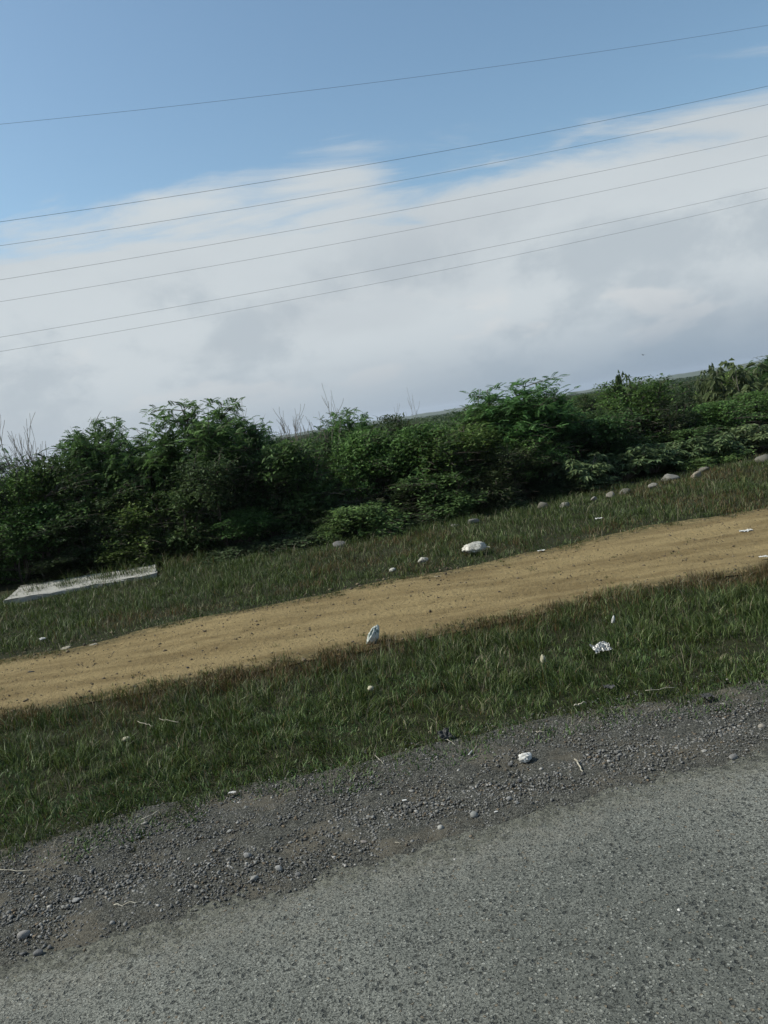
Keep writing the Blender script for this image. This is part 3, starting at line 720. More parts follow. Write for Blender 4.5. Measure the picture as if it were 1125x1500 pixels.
# the belt of bushes, left to right: kind, x, y of the top in the photograph, metres from the camera across, width, label
BELT = [
 ('T', 32, 634, 21.5, 1.9, 'bare leafless twigs rising above the bushes at the far left'),
 ('T', 8, 664, 20.8, 1.4, 'low bare twigs against the sky at the left edge of the bushes', 1),
 ('B', 5, 692, 20.3, 2.4, 'green bush at the far left edge, under the bare twigs'),
 ('B', 70, 668, 20.9, 2.5, 'leafy green bush just right of the leftmost bare twigs'),
 ('F', 132, 622, 21.0, 2.2, 'feathery leaved tree forming the first peak from the left', 1),
 ('B', 176, 678, 20.7, 2.3, 'green bush in the dip between the two left feathery trees'),
 ('F', 222, 642, 21.2, 2.4, 'lower feathery tree leaning against the tallest left tree'),
 ('F', 285, 590, 20.3, 2.8, 'tallest feathery tree left of centre with a domed crown', 0),
 ('F', 345, 612, 20.8, 2.2, 'feathery tree on the right shoulder of the tallest left tree', 1),
 ('B', 45, 738, 19.9, 2.6, 'dark leafy bush behind the left end of the concrete slab'),
 ('D', 120, 735, 20.0, 2.6, 'dark dense bush behind the middle of the concrete slab'),
 ('B', 190, 722, 20.0, 2.4, 'shaded broadleaf bush behind the right half of the concrete slab', None, 1),
 ('B', 255, 715, 19.3, 2.2, 'shaded bush right beside the right end of the concrete slab'),
 ('D', 315, 660, 19.2, 2.4, 'dark dense bush under the tallest left feathery tree'),
 ('B', 350, 745, 18.9, 1.9, 'lower dark bush at the grass edge right of the slab'),
 ('D', 382, 646, 20.0, 2.2, 'dark bush beneath the bare twigs in the centre left'),
 ('T', 402, 620, 20.9, 1.6, 'cluster of bare twigs just right of the tall left trees'),
 ('T', 446, 612, 21.3, 1.7, 'taller bare twigs above the dip in the middle of the belt', 1),
 ('B', 425, 648, 19.6, 2.4, 'leafy bush with deep shade below the middle bare twigs'),
 ('D', 462, 648, 20.9, 2.0, 'dark bush at the foot of the taller bare twigs'),
 ('F', 503, 604, 21.6, 1.9, 'small feathery tree in the middle of the belt'),
 ('B', 532, 632, 20.0, 2.3, 'bush in front of the small middle feathery tree'),
 ('D', 580, 610, 21.0, 1.9, 'dark rounded crown poking up in the middle of the belt'),
 ('T', 585, 608, 21.6, 1.0, 'few thin bare twigs above the dark rounded crown'),
 ('B', 606, 624, 19.6, 2.6, 'yellowish green bush right of the dark rounded crown'),
 ('B', 655, 628, 19.2, 2.8, 'large yellow green bush centre right of the belt'),
 ('D', 560, 720, 19.0, 2.0, 'dark low bush above the bright round bush'),
 ('D', 480, 735, 19.0, 2.0, 'dark low bush left of the bright round bush'),
 ('B', 660, 690, 18.3, 2.3, 'shaded bush bulging onto the grass right of centre'),
 ('D', 718, 655, 18.8, 2.2, 'nearly black bush left of the pale stone in the verge'),
 ('T', 688, 606, 20.6, 1.0, 'thin bare twigs left of the broad flat topped tree'),
 ('F', 700, 592, 20.7, 1.9, 'left half crown beside the broad flat topped feathery tree'),
 ('F', 750, 562, 20.4, 3.0, 'broad flat topped feathery tree right of centre', 0),
 ('F', 795, 580, 21.0, 2.0, 'feathery crown on the right of the broad flat topped tree'),
 ('B', 765, 640, 19.6, 2.4, 'green bush under the broad flat topped feathery tree'),
 ('D', 838, 583, 22.5, 1.7, 'small dark round crown right of the flat topped tree'),
 ('B', 862, 612, 21.0, 2.5, 'green bush between the flat topped tree and the pyramid shaped bush'),
 ('B', 925, 556, 22.8, 3.2, 'large pyramid shaped green bush rising above the horizon on the right'),
 ('D', 958, 590, 22.0, 2.4, 'dark bush in front of the pyramid shaped green bush'),
 ('L', 905, 553, 23.6, .9, 'spiky leaved stems on top of the pyramid shaped bush'),
 ('B', 895, 600, 21.6, 2.4, 'lighter bush at the foot of the pyramid shaped bush'),
 ('B', 985, 628, 21.6, 2.4, 'bush above the large leaved plants right of the pyramid bush'),
 ('B', 1040, 590, 23.0, 2.8, 'wide green bush on the right behind the drooping plants'),
 ('D', 1000, 565, 34.0, 2.2, 'round dark bush standing alone farther back on the right'),
 ('L', 1037, 545, 27.0, 1.2, 'slender leafy stem sticking up against the far hill'),
 ('B', 1075, 545, 29.0, 3.0, 'tall green bush below the far hill on the right'),
 ('L', 1100, 534, 25.0, 3.0, 'tall tree with hanging leaves at the right edge'),
 ('B', 1100, 575, 23.6, 2.6, 'green bush below the hanging leaved tree at the right edge'),
 ('F', 1150, 520, 26.5, 2.8, 'feathery tree just at the right border of the view'),
 ('L', 845, 668, 19.0, 1.9, 'leftmost clump of large drooping leaves behind the pale stones', 0),
 ('L', 905, 660, 19.6, 2.1, 'second clump of large drooping leaves from the left'),
 ('L', 955, 650, 20.1, 2.1, 'clump of large drooping leaves with dead stems in it'),
 ('L', 1010, 640, 20.5, 2.2, 'pale large leaved clump above the flat rocks'),
 ('L', 1065, 628, 20.9, 2.2, 'large leaved clump second from the right edge'),
 ('L', 1120, 618, 21.3, 2.2, 'large leaved clump at the right edge above the grass'),
 ('L', 870, 700, 18.7, 1.5, 'low drooping plant at the grass edge behind the pale stones'),
 ('D', 800, 690, 19.3, 1.8, 'dark bush left of the first large leaved clump'),
 ('D', 110, 806, 19.45, 2.2, 'low dark bush hanging over the back edge of the concrete slab'),
 ('B', 185, 796, 19.35, 1.9, 'low leafy bush hanging over the back right of the slab'),
 ('G', 532, 736, 17.6, 1.6, 'bright green low round bush at the grass edge in the middle'),
 ('G', 487, 764, 17.8, 1.0, 'small pale green bush left of the bright round one'),
 ('V', 440, 778, 18.1, 1.6, 'creeping weeds at the grass edge left of the bright round bush'),
 ('V', 390, 792, 18.2, 1.5, 'creeping weeds at the foot of the darkest bushes'),
 ('V', 340, 800, 18.4, 1.5, 'creeping weeds right of the concrete slab'),
 ('V', 600, 762, 17.9, 1.5, 'creeping weeds right of the bright round bush'),
 ('V', 740, 745, 18.2, 1.3, 'creeping weeds left of the pale stone in the verge'),
 ('G', 1000, 672, 19.7, 1.5, 'low green weeds behind the flat rocks on the right'),
 ('G', 1060, 660, 20.0, 1.5, 'low green weeds left of the big rock at the right edge'),
 # just beyond the frame, so a step aside still finds the belt
 ('B', -120, 720, 20.5, 2.8, 'bush of the belt beyond the left border'), ('F', -60, 665, 21.4, 2.6, 'feathery tree of the belt beyond the left border'),
 ('B', -230, 730, 20.5, 2.8, 'second bush of the belt beyond the left border'), ('B', 1200, 560, 24.0, 3.0, 'bush of the belt beyond the right border'),
 ('L', 1200, 610, 21.8, 2.4, 'large leaved plant beyond the right border'), ('B', 1310, 560, 25.0, 3.2, 'last bush of the belt beyond the right border'),
]
for b_ in BELT:
    kd, px_, ty_, v_, wd_, lb_ = b_[:6]
    var_ = b_[6] if len(b_) > 6 and b_[6] is not None else (b_[7] if len(b_) > 7 else None)
    plant(kd, px_, ty_, v_, wd_, lb_, None, var_)
# second row that closes the belt, tops a little under the skyline
for i in range(24):
    px_ = -150 + i * 58 + rng.uniform(-15, 15); hz = 703.5 - .15 * px_
    if px_ > 900: continue
    plant('S', px_, hz + rng.uniform(16, 46), rng.uniform(22.4, 25), rng.uniform(2.4, 3.2), 'leafy bush in the shaded second row behind the front bushes', 'second row bushes of the belt')
# scattered bushes beyond, mostly seen on the right
for i in range(46):
    v_ = 29 + 75 * (i / 46.0) ** 1.3 + rng.uniform(-1, 1); px_ = rng.uniform(-100, 960) if i % 2 == 0 else rng.uniform(1045, 1260)
    hz = 703.5 - .15 * px_
    plant('S', px_, hz + rng.uniform(1, 34) * 24 / v_, v_, rng.uniform(2.6, 4.6), 'bush standing in the green plain behind the belt', 'bushes scattered over the plain')

# far scrub, a single mass from 95 m to the hills
def far_scrub():
    R = np.random.default_rng(5); n = 1500
    az = R.uniform(-.62, .72, n); dist = 95 * (2300 / 95) ** (R.random(n) ** 1.15); m_ = 70
    cx, cy = np.sin(az) * dist, np.cos(az) * dist; w = R.uniform(1.5, 3.6, n) * (dist / 95) ** .42; hh = np.clip(R.uniform(1.2, 2.3, n) * (dist / 95) ** .12, 0, 3.4)
    d = unit(R.normal(size=(n, m_, 3))); d[..., 2] = np.abs(d[..., 2]); rad = R.uniform(.5, 1, (n, m_, 1)) ** .5; p = d * rad
    C = np.stack([cx[:, None] + p[..., 0] * w[:, None], cy[:, None] + p[..., 1] * w[:, None], p[..., 2] * hh[:, None]], -1).reshape(-1, 3)
    s = np.repeat(.16 * (dist / 95) ** .6, m_)[:, None] * R.uniform(.7, 1.5, (n * m_, 1))
    a = unit(R.normal(size=C.shape)); b = unit(np.cross(a, R.normal(size=C.shape)))
    V = np.stack([C + a * s, C + b * s * .7, C - a * s, C - b * s * .7], 1).reshape(-1, 3); V[:, 2] = np.maximum(V[:, 2], .01)
    col = np.repeat((np.array([[.030, .052, .022]]) + R.random((n, 1)) * np.array([[.030, .040, .016]])), m_ * 4, 0)
    o = link('scrubland', mesh_np('scrubland', V, np.arange(len(V)).reshape(-1, 4), [M_LEAF], col), kind='stuff')
    o['label'] = 'dark scrub covering the plain towards the hills'; o['category'] = 'scrubland'
far_scrub()
# far hills
def hills():
    mm, t, b = mat('hill_cover', 0.95, 0.1); p = uvw(t)
    t.put(b.inputs['Base Color'], t.mix(t.noise(p, .012, 7, .7), (.035, .055, .028), (.095, .11, .065)))
    n = 420; az = np.linspace(-.95, 1.05, n); rows = 9
    ridge = 5 + 17 * fbm(az * 7, az * 0 + 4, 201, 4) + 11 * sm(.25, .50, az) + 7 * (fbm(az * 60, az * 0, 205, 3) - .5)
    ridge *= .80 + .40 * fbm(az * 18, az * 0 + 2, 209, 2)
    V = []
    for k in range(rows):
        s = k / (rows - 1); D = 2700 + 700 * s; prof = math.sin(min(1, s * 1.25) * math.pi / 2) if s < .8 else 1 - (s - .8)
        z = ridge * prof * (1 + .12 * (fbm(az * 40, az * 0 + k, 211, 3) - .5)) - (1.0 if k == 0 else 0)
        V.append(np.stack([np.sin(az) * D, np.cos(az) * D, z], 1))
    V = np.stack(V, 1).reshape(-1, 3)
    structure('hills', mesh_np('hills', V, grid_faces(n, rows), [mm], smooth=True))
hills()

near_n = near_grass(); far_n = far_grass(); track_tufts(); gravel()

# ------------------------------------------------------------------ concrete slab at the foot of the left bushes
def slab():
    mm, t, b = mat('weathered_concrete', 0.85, 0.3); p = uvw(t)
    c = t.mix(t.noise(p, 3.5, 6, .7), (.23, .228, .20), (.35, .345, .31))
    c = t.mix(t.ramp(t.noise(p, 14, 6, .7), .52, .72, 0, .6), c, (.16, .155, .14)); t.put(b.inputs['Base Color'], c)
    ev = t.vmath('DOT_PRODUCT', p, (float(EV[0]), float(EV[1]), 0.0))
    back_shade = t.ramp(t.math('ADD', ev, t.math('MULTIPLY', t.noise(p, 1.7, 6, .65), 1.7)), 19.35, 19.75)  # shadow patches of the bushes, painted into the concrete colour towards the back
    c = t.mix(t.math('MULTIPLY', back_shade, .92), c, (.022, .024, .014)); t.put(b.inputs['Base Color'], c)
    bump(t, b, t.noise(p, 60, 5, .7), .006, .8)
    import bmesh
    zt = 0.085
    corners = [ground_uv(4, 880, zt), ground_uv(30, 858, zt), ground_uv(229, 826, zt), ground_uv(229, 840, zt)]
    bm = bmesh.new(); top = []; bot = []
    for u, v in corners:
        x, y = xy(u, v); top.append(bm.verts.new((x, y, zt))); bot.append(bm.verts.new((x, y, -.08)))
    bm.faces.new(top[::-1]); bm.faces.new(bot)
    for i in range(4): j = (i + 1) % 4; bm.faces.new((top[i], top[j], bot[j], bot[i]))
    bmesh.ops.recalc_face_normals(bm, faces=bm.faces)
    bmesh.ops.bevel(bm, geom=[e for e in bm.edges], offset=.018, segments=2, affect='EDGES')
    bmesh.ops.subdivide_edges(bm, edges=[e for e in bm.edges if e.calc_length() > .5], cuts=16, use_grid_fill=True)
    r = random.Random(4)
    for v in bm.verts: v.co.z += r.uniform(-.010, .010); v.co.x += r.uniform(-.018, .018); v.co.y += r.uniform(-.018, .018)
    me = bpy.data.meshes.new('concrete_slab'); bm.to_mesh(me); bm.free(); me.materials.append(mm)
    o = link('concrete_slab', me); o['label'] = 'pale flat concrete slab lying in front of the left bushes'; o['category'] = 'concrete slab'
slab()

# ------------------------------------------------------------------ single rocks
def rock(px, py, wpx, label, col=(.19, .185, .17), flat=.6, seed=None, name='rock', z=0.012, stretch=(1, .75), rough=.5, cat='rock', base=ICO3, facets=6, roundish=0.0):
    u, v = ground_uv(px, py); x, y = xy(u, v); dist = math.hypot(x, y); r = wpx / FPX * math.hypot(dist, CAMH) / 2 * .88
    seed = seed if seed is not None else int(px * 7 + py)
    o = link(name, rock_mesh(name, seed, base, rough, flat, facets, col, roundish)); o.location = (x, y, float(H(u, v)) + z - r * .30)
    a = np.random.default_rng(seed).uniform(-.4, .4); o.rotation_euler = (0, 0, a); o.scale = (r * stretch[0], r * stretch[1], r)
    o['label'] = label; o['category'] = cat; return o
PALE = (.125, .119, .092)
rock(797, 745, 22, 'pale boxy stone at the left end of the rock row by the bushes', PALE, .75, z=.05)
rock(828, 743, 26, 'flat dull rock just right of the pale boxy stone', (.2, .19, .16), .4, z=.04)
rock(870, 736, 14, 'small grey rock at the foot of the low drooping plant', (.24, .23, .2), .6, z=.06)
rock(893, 731, 15, 'upright brownish rock left of the flat pale rock', (.22, .2, .16), .9, z=.05)
rock(916, 726, 22, 'flat pale rock in the middle of the rock row', PALE, .45, z=.08)
rock(957, 716, 14, 'small rock half hidden in grass before the long flat rock', (.2, .19, .16), .6, z=.06)
rock(985, 703, 34, 'long flat grey rock under the pale large leaved clump', (.22, .21, .18), .5, z=.08)
rock(1020, 699, 22, 'low brownish rock next to the long flat grey rock', (.24, .21, .16), .5, z=.06)
rock(1032, 694, 16, 'small pale rock at the right end of the low rocks', PALE, .6, z=.10)
rock(1122, 679, 30, 'big pale rock at the right edge above the grass', PALE, .6, z=.08)
rock(497, 801, 26, 'dark grey rock at the foot of the bright round bush', (.13, .125, .12), .5, z=.04)
rock(693, 768, 22, 'low dull rock at the edge of the bulging dark bush', (.17, .165, .15), .4, z=.05)
rock(668, 773, 18, 'small dull rock left of the low one by the dark bush', (.19, .18, .16), .4, z=.04)
rock(97, 946, 16, 'flat pale stone at the far rim of the dirt track on the left', (.30, .27, .2), .35)
rock(136, 942, 13, 'second flat pale stone at the far rim of the track', (.33, .3, .23), .4, name='rock')
rock(642, 849 - 3, 16, 'flat tan stone at the far rim of the track in the middle', (.28, .24, .16), .35)
rock(46, 985, 12, 'dark clod lying on the left part of the dirt track', (.045, .042, .036), .5, name='clod', cat='clod')
rock(275, 979, 6, 'small dark clod on the track near its lower rim', (.04, .038, .034), .7, name='clod', cat='clod', base=ICO2)
rock(974, 815, 6, 'small dark clod on the right part of the dirt track', (.05, .03, .022), .7, name='clod', cat='clod', base=ICO2)
rock(788, 858, 5, 'tiny black clod in the middle of the dirt track', (.03, .03, .028), .7, name='clod', cat='clod', base=ICO2)
# shoulder stones
SG = (.19, .19, .18)
for px_, py_, w_, lb_, c_, fl_, st_ in [
 (695, 1197, 14, 'round grey stone in the gravel, larger of the two round ones', (.21, .215, .2), .85, (1, .95)),
 (646, 1216, 11, 'smaller round pale stone in the gravel beside the asphalt', (.30, .30, .27), .9, (1, .95)),
 (410, 1276, 13, 'rounded grey stone in the gravel left of centre', (.24, .24, .225), .8, (1, .85)),
 (437, 1285, 11, 'angular dark stone right of the rounded grey one', (.13, .13, .125), .7, (1, .7)),
 (372, 1291, 15, 'tilted slate like stone at the asphalt edge', (.24, .235, .215), .6, (1, .55)),
 (38, 1372, 21, 'largest flat angular stone at the lower left', (.22, .21, .195), .55, (1, .6)),
 (57, 1401, 14, 'dark angular stone below the largest lower left stone', (.12, .12, .118), .7, (1, .7)),
 (35, 1401, 10, 'small dark stone at the lower left edge', (.11, .11, .105), .6, (1, .8)),
 (74, 1391, 8, 'small dark stone right of the dark angular one', (.12, .12, .115), .7, (1, .8)),
 (112, 1318, 12, 'flat grey stone in the left gravel above the earth patch', (.22, .22, .21), .6, (1, .8)),
 (362, 1253, 13, 'lumpy grey stone on the gravel ridge left of centre', (.20, .2, .19), .75, (1, .8)),
 (165, 1356, 10, 'grey stone at the left where gravel meets asphalt', (.2, .2, .19), .6, (1, .7)),
 (116, 1285, 11, 'dark block shaped stone in the left gravel', (.12, .12, .115), .8, (1, .8)),
 (746, 1171, 10, 'grey stone above and right of the round stones', (.19, .19, .18), .7, (1, .8)),
 (757, 1178, 8, 'small pale stone below the grey one', (.26, .26, .24), .7, (1, .8)),
 (1074, 1112, 16, 'large flat stone at the asphalt edge on the right', (.17, .165, .15), .5, (1, .7)),
 (1117, 1062, 13, 'pale brown stone in the gravel at the right edge', (.23, .21, .175), .6, (1, .8)),
 (1031, 1101, 10, 'flat pale chip left of the large flat stone', (.30, .29, .26), .35, (1, .6)),
 (760, 1141, 9, 'dark stone below the crumpled white scrap', (.10, .10, .098), .7, (1, .8)),
 (748, 1117, 9, 'dark stone left of the crumpled white scrap', (.10, .10, .095), .7, (1, .8)),
 (212, 1207, 12, 'pale stone at the grass edge on the left', (.27, .26, .225), .5, (1, .5)),
 (335, 1213, 10, 'flat pale stone in the upper gravel left of centre', (.24, .24, .22), .45, (1, .6)),
 (995, 1338, 7, 'small white pebble lying on the asphalt', (.55, .54, .50), .6, (1, .8)),
 (532, 1235, 12, 'flat pinkish stone at the asphalt edge in the middle', (.23, .205, .18), .3, (1, .6)),
]:
    rock(px_, py_, w_, lb_, c_, fl_, name='stone', cat='stone', stretch=st_, base=ICO3, roundish=.8 if 'round' in lb_.split(' in ')[0] and 'rounded grey' not in lb_[:12] else .15, rough=.35, z=.016)

# ------------------------------------------------------------------ litter
def litter_mat(name, c1, c2, scale=30, rough=.5, spec=.4, thr=(.45, .6)):
    mm, t, b = mat(name, rough, spec); p = t.add('ShaderNodeTexCoord').outputs['Object']
    t.put(b.inputs['Base Color'], t.mix(t.ramp(t.noise(p, scale, 5, .6), *thr), c1, c2)); return mm
M_WHITE = litter_mat('white_plastic', (.44, .43, .37), (.22, .21, .17), 34, .45)
M_PAPER = litter_mat('white_paper', (.52, .52, .49), (.34, .34, .31), 40, .7, .2)
M_GREY = litter_mat('printed_wrapper', (.42, .45, .41), (.11, .145, .12), 16, .4, .4, (.50, .56))
M_FOIL = litter_mat('foil_wrapper', (.48, .48, .45), (.10, .10, .09), 45, .4, .6); M_FOIL.node_tree.nodes['Principled BSDF'].inputs['Metallic'].default_value = .35
M_DRY = litter_mat('dry_pale_plant', (.36, .34, .24), (.20, .19, .12), 8, .8, .2)
M_DARKP = litter_mat('dark_film', (.040, .042, .040), (.075, .075, .070), 25, .6, .2)
def crumple(name, seed, size, m, amp=.35, freq=1.6, base=ICO4, npl=26):
    """a crumpled wad: random flat facets pushed in and out, sharp creases between them"""
    V, F = base; R = np.random.default_rng(seed); d = unit(V)
    c = unit(R.normal(size=(npl, 3))); k = d @ c.T; srt = np.sort(k, axis=1); idx = np.argmax(k, axis=1)
    ridge = np.clip((srt[:, -1] - srt[:, -2]) * 6, 0, 1)                      # 0 on the creases
    off = R.uniform(-1, 1, npl)[idx]
    rad = .80 + amp * (.62 * (1 - ridge) - .30 + .30 * off * ridge)
    c2 = unit(R.normal(size=(npl * 4, 3))); k2 = d @ c2.T; s2 = np.sort(k2, axis=1)
    rad += amp * .42 * (1 - np.clip((s2[:, -1] - s2[:, -2]) * 14, 0, 1) - .4)
    P_ = d * np.minimum(rad, poly_radius(V, R, 9, .8, 1.1))[:, None] + R.normal(0, .010, V.shape)
    P_ *= np.array(size) / 2 * 1.15; P_[:, 2] = np.maximum(P_[:, 2], P_[:, 2].min() * .62); P_[:, 2] -= P_[:, 2].min()
    return mesh_np(name, P_, F, [m])
def crumpled_sheet(name, seed, w, d, hh, m, n=22, tall=False):
    R = np.random.default_rng(seed); g = np.linspace(-.5, .5, n); X_, Y_ = np.meshgrid(g, g, indexing='ij'); X_ = X_.ravel(); Y_ = Y_.ravel()
    z = 1 - np.abs(fbm(X_ * 4.2 + 9, Y_ * 4.2 + 5, seed, 3) * 2 - 1) * 2.6
    z += .5 * (1 - np.abs(fbm(X_ * 9 + 9, Y_ * 9, seed + 4, 2) * 2 - 1) * 2)
    k = 1 - .25 * fbm(np.arctan2(Y_, X_) * 2 + 8, X_ * 0, seed + 2, 3)
    P_ = np.stack([X_ * w * k * 1.15 + R.normal(0, w * .012, n * n), Y_ * d * k * 1.15 + R.normal(0, d * .012, n * n), (z - z.min()) / (z.max() - z.min()) * hh], 1)
    b = P_.copy(); b[:, 2] -= .0012; F = grid_faces(n, n); k0 = n * n
    rim = [np.arange(n) * n, np.arange(n) * n + n - 1, np.arange(n), (n - 1) * n + np.arange(n)]
    side = np.concatenate([np.stack([r[:-1], r[1:], r[1:] + k0, r[:-1] + k0], 1) for r in rim])
    return mesh_np(name, np.concatenate([P_, b]), np.concatenate([F, F[:, ::-1] + k0, side]), [m])
def put(name, me, px, py, z, label, cat, rot=(0, 0, 0)):
    u, v = ground_uv(px, py); x, y = xy(u, v); o = link(name, me); o.location = (x, y, float(H(u, v)) + z); o.rotation_euler = rot
    o['label'] = label; o['category'] = cat; return o
# crumpled packet standing at the lower rim of the track
def packet():
    me = crumple('crumpled_packet', 79, (1, 1, 1), M_GREY, .55, npl=22); n = len(me.vertices); co = np.zeros(n * 3); me.vertices.foreach_get('co', co); P_ = co.reshape(-1, 3)
    P_[:, 2] = (P_[:, 2] - P_[:, 2].min()) / np.ptp(P_[:, 2]); t = P_[:, 2]
    sx = np.sign(P_[:, 0]) * np.abs(P_[:, 0] * 2) ** .7 / 2
    P_[:, 0] = sx * (.150 - .055 * t) + .055 * t; P_[:, 1] = P_[:, 1] * (.11 - .05 * t); P_[:, 2] = t * .215
    me.vertices.foreach_set('co', P_.ravel()); me.update(); return me
put('crumpled_packet', packet(), 545, 942, .02, 'crumpled grey and white packet at the lower rim of the dirt track', 'packet', (0, .12, .3))
put('plastic_bag', crumple('plastic_bag', 31, (.34, .24, .17), M_WHITE, .72, 1.5, ICO4, 34), 696, 812, .06, 'large crumpled white plastic bag in the grass by the far rim of the track', 'plastic bag', (0, 0, .2))
t_ = bpy.context.scene.objects['plastic_bag']
tl = link('bag_tail', crumpled_sheet('bag_tail', 5, .16, .07, .03, M_WHITE, 12), t_); tl.location = (.20, .02, .02)
put('plastic_scrap', crumple('plastic_scrap', 35, (.17, .10, .09), M_WHITE, .7, 1.8, ICO3), 621, 828, .06, 'dull white plastic scrap in the grass left of the large white bag', 'scrap')
put('plastic_scrap', crumple('plastic_scrap', 38, (.10, .08, .06), M_WHITE, .7, 1.8, ICO3), 576, 841, .05, 'small pale scrap in the far grass above the crumpled packet', 'scrap')
put('plastic_scrap', crumple('plastic_scrap', 39, (.11, .07, .04), M_PAPER, .3, 1.8, ICO3), 63, 940, .06, 'white scrap in the grass at the left end of the far rim', 'scrap')
put('paper_scrap', crumpled_sheet('paper_scrap', 41, .18, .12, .03, M_PAPER, 14), 1093, 779, .015, 'flat white paper scrap on the right end of the dirt track', 'paper scrap')
put('paper_scrap', crumpled_sheet('paper_scrap', 42, .13, .08, .025, M_PAPER, 12), 878, 766, .08, 'pale paper scrap in the grass below the rock row', 'paper scrap')
put('paper_scrap', crumpled_sheet('paper_scrap', 43, .12, .06, .02, M_PAPER, 12), 793, 808, .03, 'thin pale scrap on the far rim right of the white bag', 'paper scrap')
put('paper_scrap', crumpled_sheet('paper_scrap', 44, .10, .06, .02, M_PAPER, 12), 1118, 817, .05, 'pale scrap at the right edge where track meets near grass', 'paper scrap')
put('foil_wrapper', crumpled_sheet('foil_wrapper', 51, .17, .13, .05, M_FOIL, 34), 882, 962, .075, 'crumpled silvery foil wrapper in the near grass on the right', 'wrapper', (.35, 0, .2))
put('tissue', crumple('tissue', 53, (.035, .03, .095), M_PAPER, .45, 1.6, ICO3), 899, 924, .07, 'narrow white tissue twisted upright in the grass above the foil wrapper', 'tissue', (.1, .2, 0))
put('dry_seed_head', crumple('dry_seed_head', 54, (.05, .05, .09), M_DRY, .5, 2.2, ICO3), 797, 976, .06, 'pale dry seed head in the grass left of the foil wrapper', 'seed head')
put('dry_seed_head', crumple('dry_seed_head', 55, (.05, .05, .05), M_DRY, .5, 2.2, ICO3), 545, 1022, .07, 'pale fluffy seed head in the grass below the crumpled packet', 'seed head')
put('paper_scrap', crumple('paper_scrap', 56, (.07, .05, .04), M_DRY, .5, 2.2, ICO3), 186, 1090, .05, 'dirty pale scrap in the near grass on the left', 'scrap')
put('crumpled_paper', crumple('crumpled_paper', 57, (.095, .075, .055), M_PAPER, .75, 1.5, ICO4, 22), 770, 1111, .02, 'crumpled bright white paper wad on the gravel shoulder', 'paper')
put('paper_scrap', crumpled_sheet('paper_scrap', 58, .05, .03, .012, M_PAPER, 10), 341, 1165, .03, 'small white scrap at the lower grass edge left of centre', 'paper scrap')
put('dark_film', crumpled_sheet('dark_film', 59, .10, .09, .05, M_DARKP, 14), 652, 1084, .03, 'dark crumpled film scrap at the lower edge of the grass', 'film', (.6, 0, .3))
put('dark_film', crumpled_sheet('dark_film', 60, .09, .06, .045, M_DARKP, 12), 1037, 1026, .03, 'black crumpled scrap at the gravel edge on the right', 'film')
put('dark_film', crumpled_sheet('dark_film', 61, .09, .06, .03, M_DARKP, 12), 893, 1014, .05, 'dark scrap in the grass right of the fallen straw', 'film')
def box_mesh(name, w, d, h, m):
    import bmesh
    bm = bmesh.new(); bmesh.ops.create_cube(bm, size=1)
    for v in bm.verts: v.co = Vector((v.co.x * w, v.co.y * d, v.co.z * h + h / 2))
    bmesh.ops.bevel(bm, geom=list(bm.edges), offset=min(w, d, h) * .2, segments=2, affect='EDGES')
    me = bpy.data.meshes.new(name); bm.to_mesh(me); bm.free(); me.materials.append(m); return me
put('paper_chip', box_mesh('paper_chip', .030, .016, .004, M_PAPER), 592, 1170, .022, 'tiny white rectangle of card in the gravel', 'paper chip')
put('paper_chip', box_mesh('paper_chip', .024, .010, .004, M_PAPER), 727, 1193, .020, 'tiny white sliver right of the round stones', 'paper chip', (0, 0, .2))
def stick(px0, py0, px1, py1, r, z, label, m=M_DRY, cat='stick', name='stick', kink=.004):
    a = ground_uv(px0, py0); b = ground_uv(px1, py1); n = 8; s = np.linspace(0, 1, n); uu = a[0] + (b[0] - a[0]) * s; vv = a[1] + (b[1] - a[1]) * s
    x, y = xy(uu, vv); R = np.random.default_rng(int(px0)); off = R.normal(0, kink, (n, 3)); base = np.array([x[0], y[0], 0])
    zz = H(uu, vv).max() + z; pts = np.stack([x, y, np.full(n, zz)], 1) + off; o0 = pts[0].copy()
    V, F = tube(pts - o0, np.linspace(r, r * .7, n), 6)
    k = len(V); V = np.concatenate([V, (pts[0] - o0)[None], (pts[-1] - o0)[None]])
    caps = np.array([[k, (i + 1) % 6, i] for i in range(6)] + [[k + 1, k - 6 + i, k - 6 + (i + 1) % 6] for i in range(6)])
    o = link(name, mesh_np(name, V, [F, caps], [m], smooth=True)); o.location = o0; o['label'] = label; o['category'] = cat; return o
M_WOOD = litter_mat('weathered_wood', (.36, .34, .27), (.24, .22, .17), 20, .8, .2)
stick(168, 1330, 205, 1325, .0045, .022, 'pale weathered stick lying in the lower left gravel', M_WOOD)
stick(580, 1240, 601, 1239, .0025, .022, 'thin white twig at the asphalt edge in the middle', M_WOOD)
stick(843, 1113, 853, 1131, .007, .024, 'brown stick lying in the earth patch of the shoulder', M_WOOD)
rock(853, 1134, 10, 'dark stone touching the end of the brown stick', (.07, .068, .062), .8, name='stone', cat='stone', z=.014)
stick(687, 1108, 692, 1102, .006, .022, 'short white stub at the grass edge left of the paper wad', M_PAPER, 'stub', 'white_stub', .0005)
stick(550, 1110, 562, 1124, .003, .03, 'straw lying at the lower edge of the grass in the middle', M_WOOD, 'straw', 'straw')
stick(648, 1085, 668, 1096, .003, .03, 'straw in front of the dark film scrap', M_WOOD, 'straw', 'straw')
stick(946, 1017, 990, 1012, .003, .05, 'long fallen straw across the grass edge on the right', M_WOOD, 'straw', 'straw')
stick(0, 1276, 50, 1277, .003, .03, 'long thin straw on the gravel at the left edge', M_WOOD, 'straw', 'straw')
stick(205, 1075, 228, 1081, .003, .13, 'dry stalk bent over the near grass on the left', M_WOOD, 'straw', 'straw')
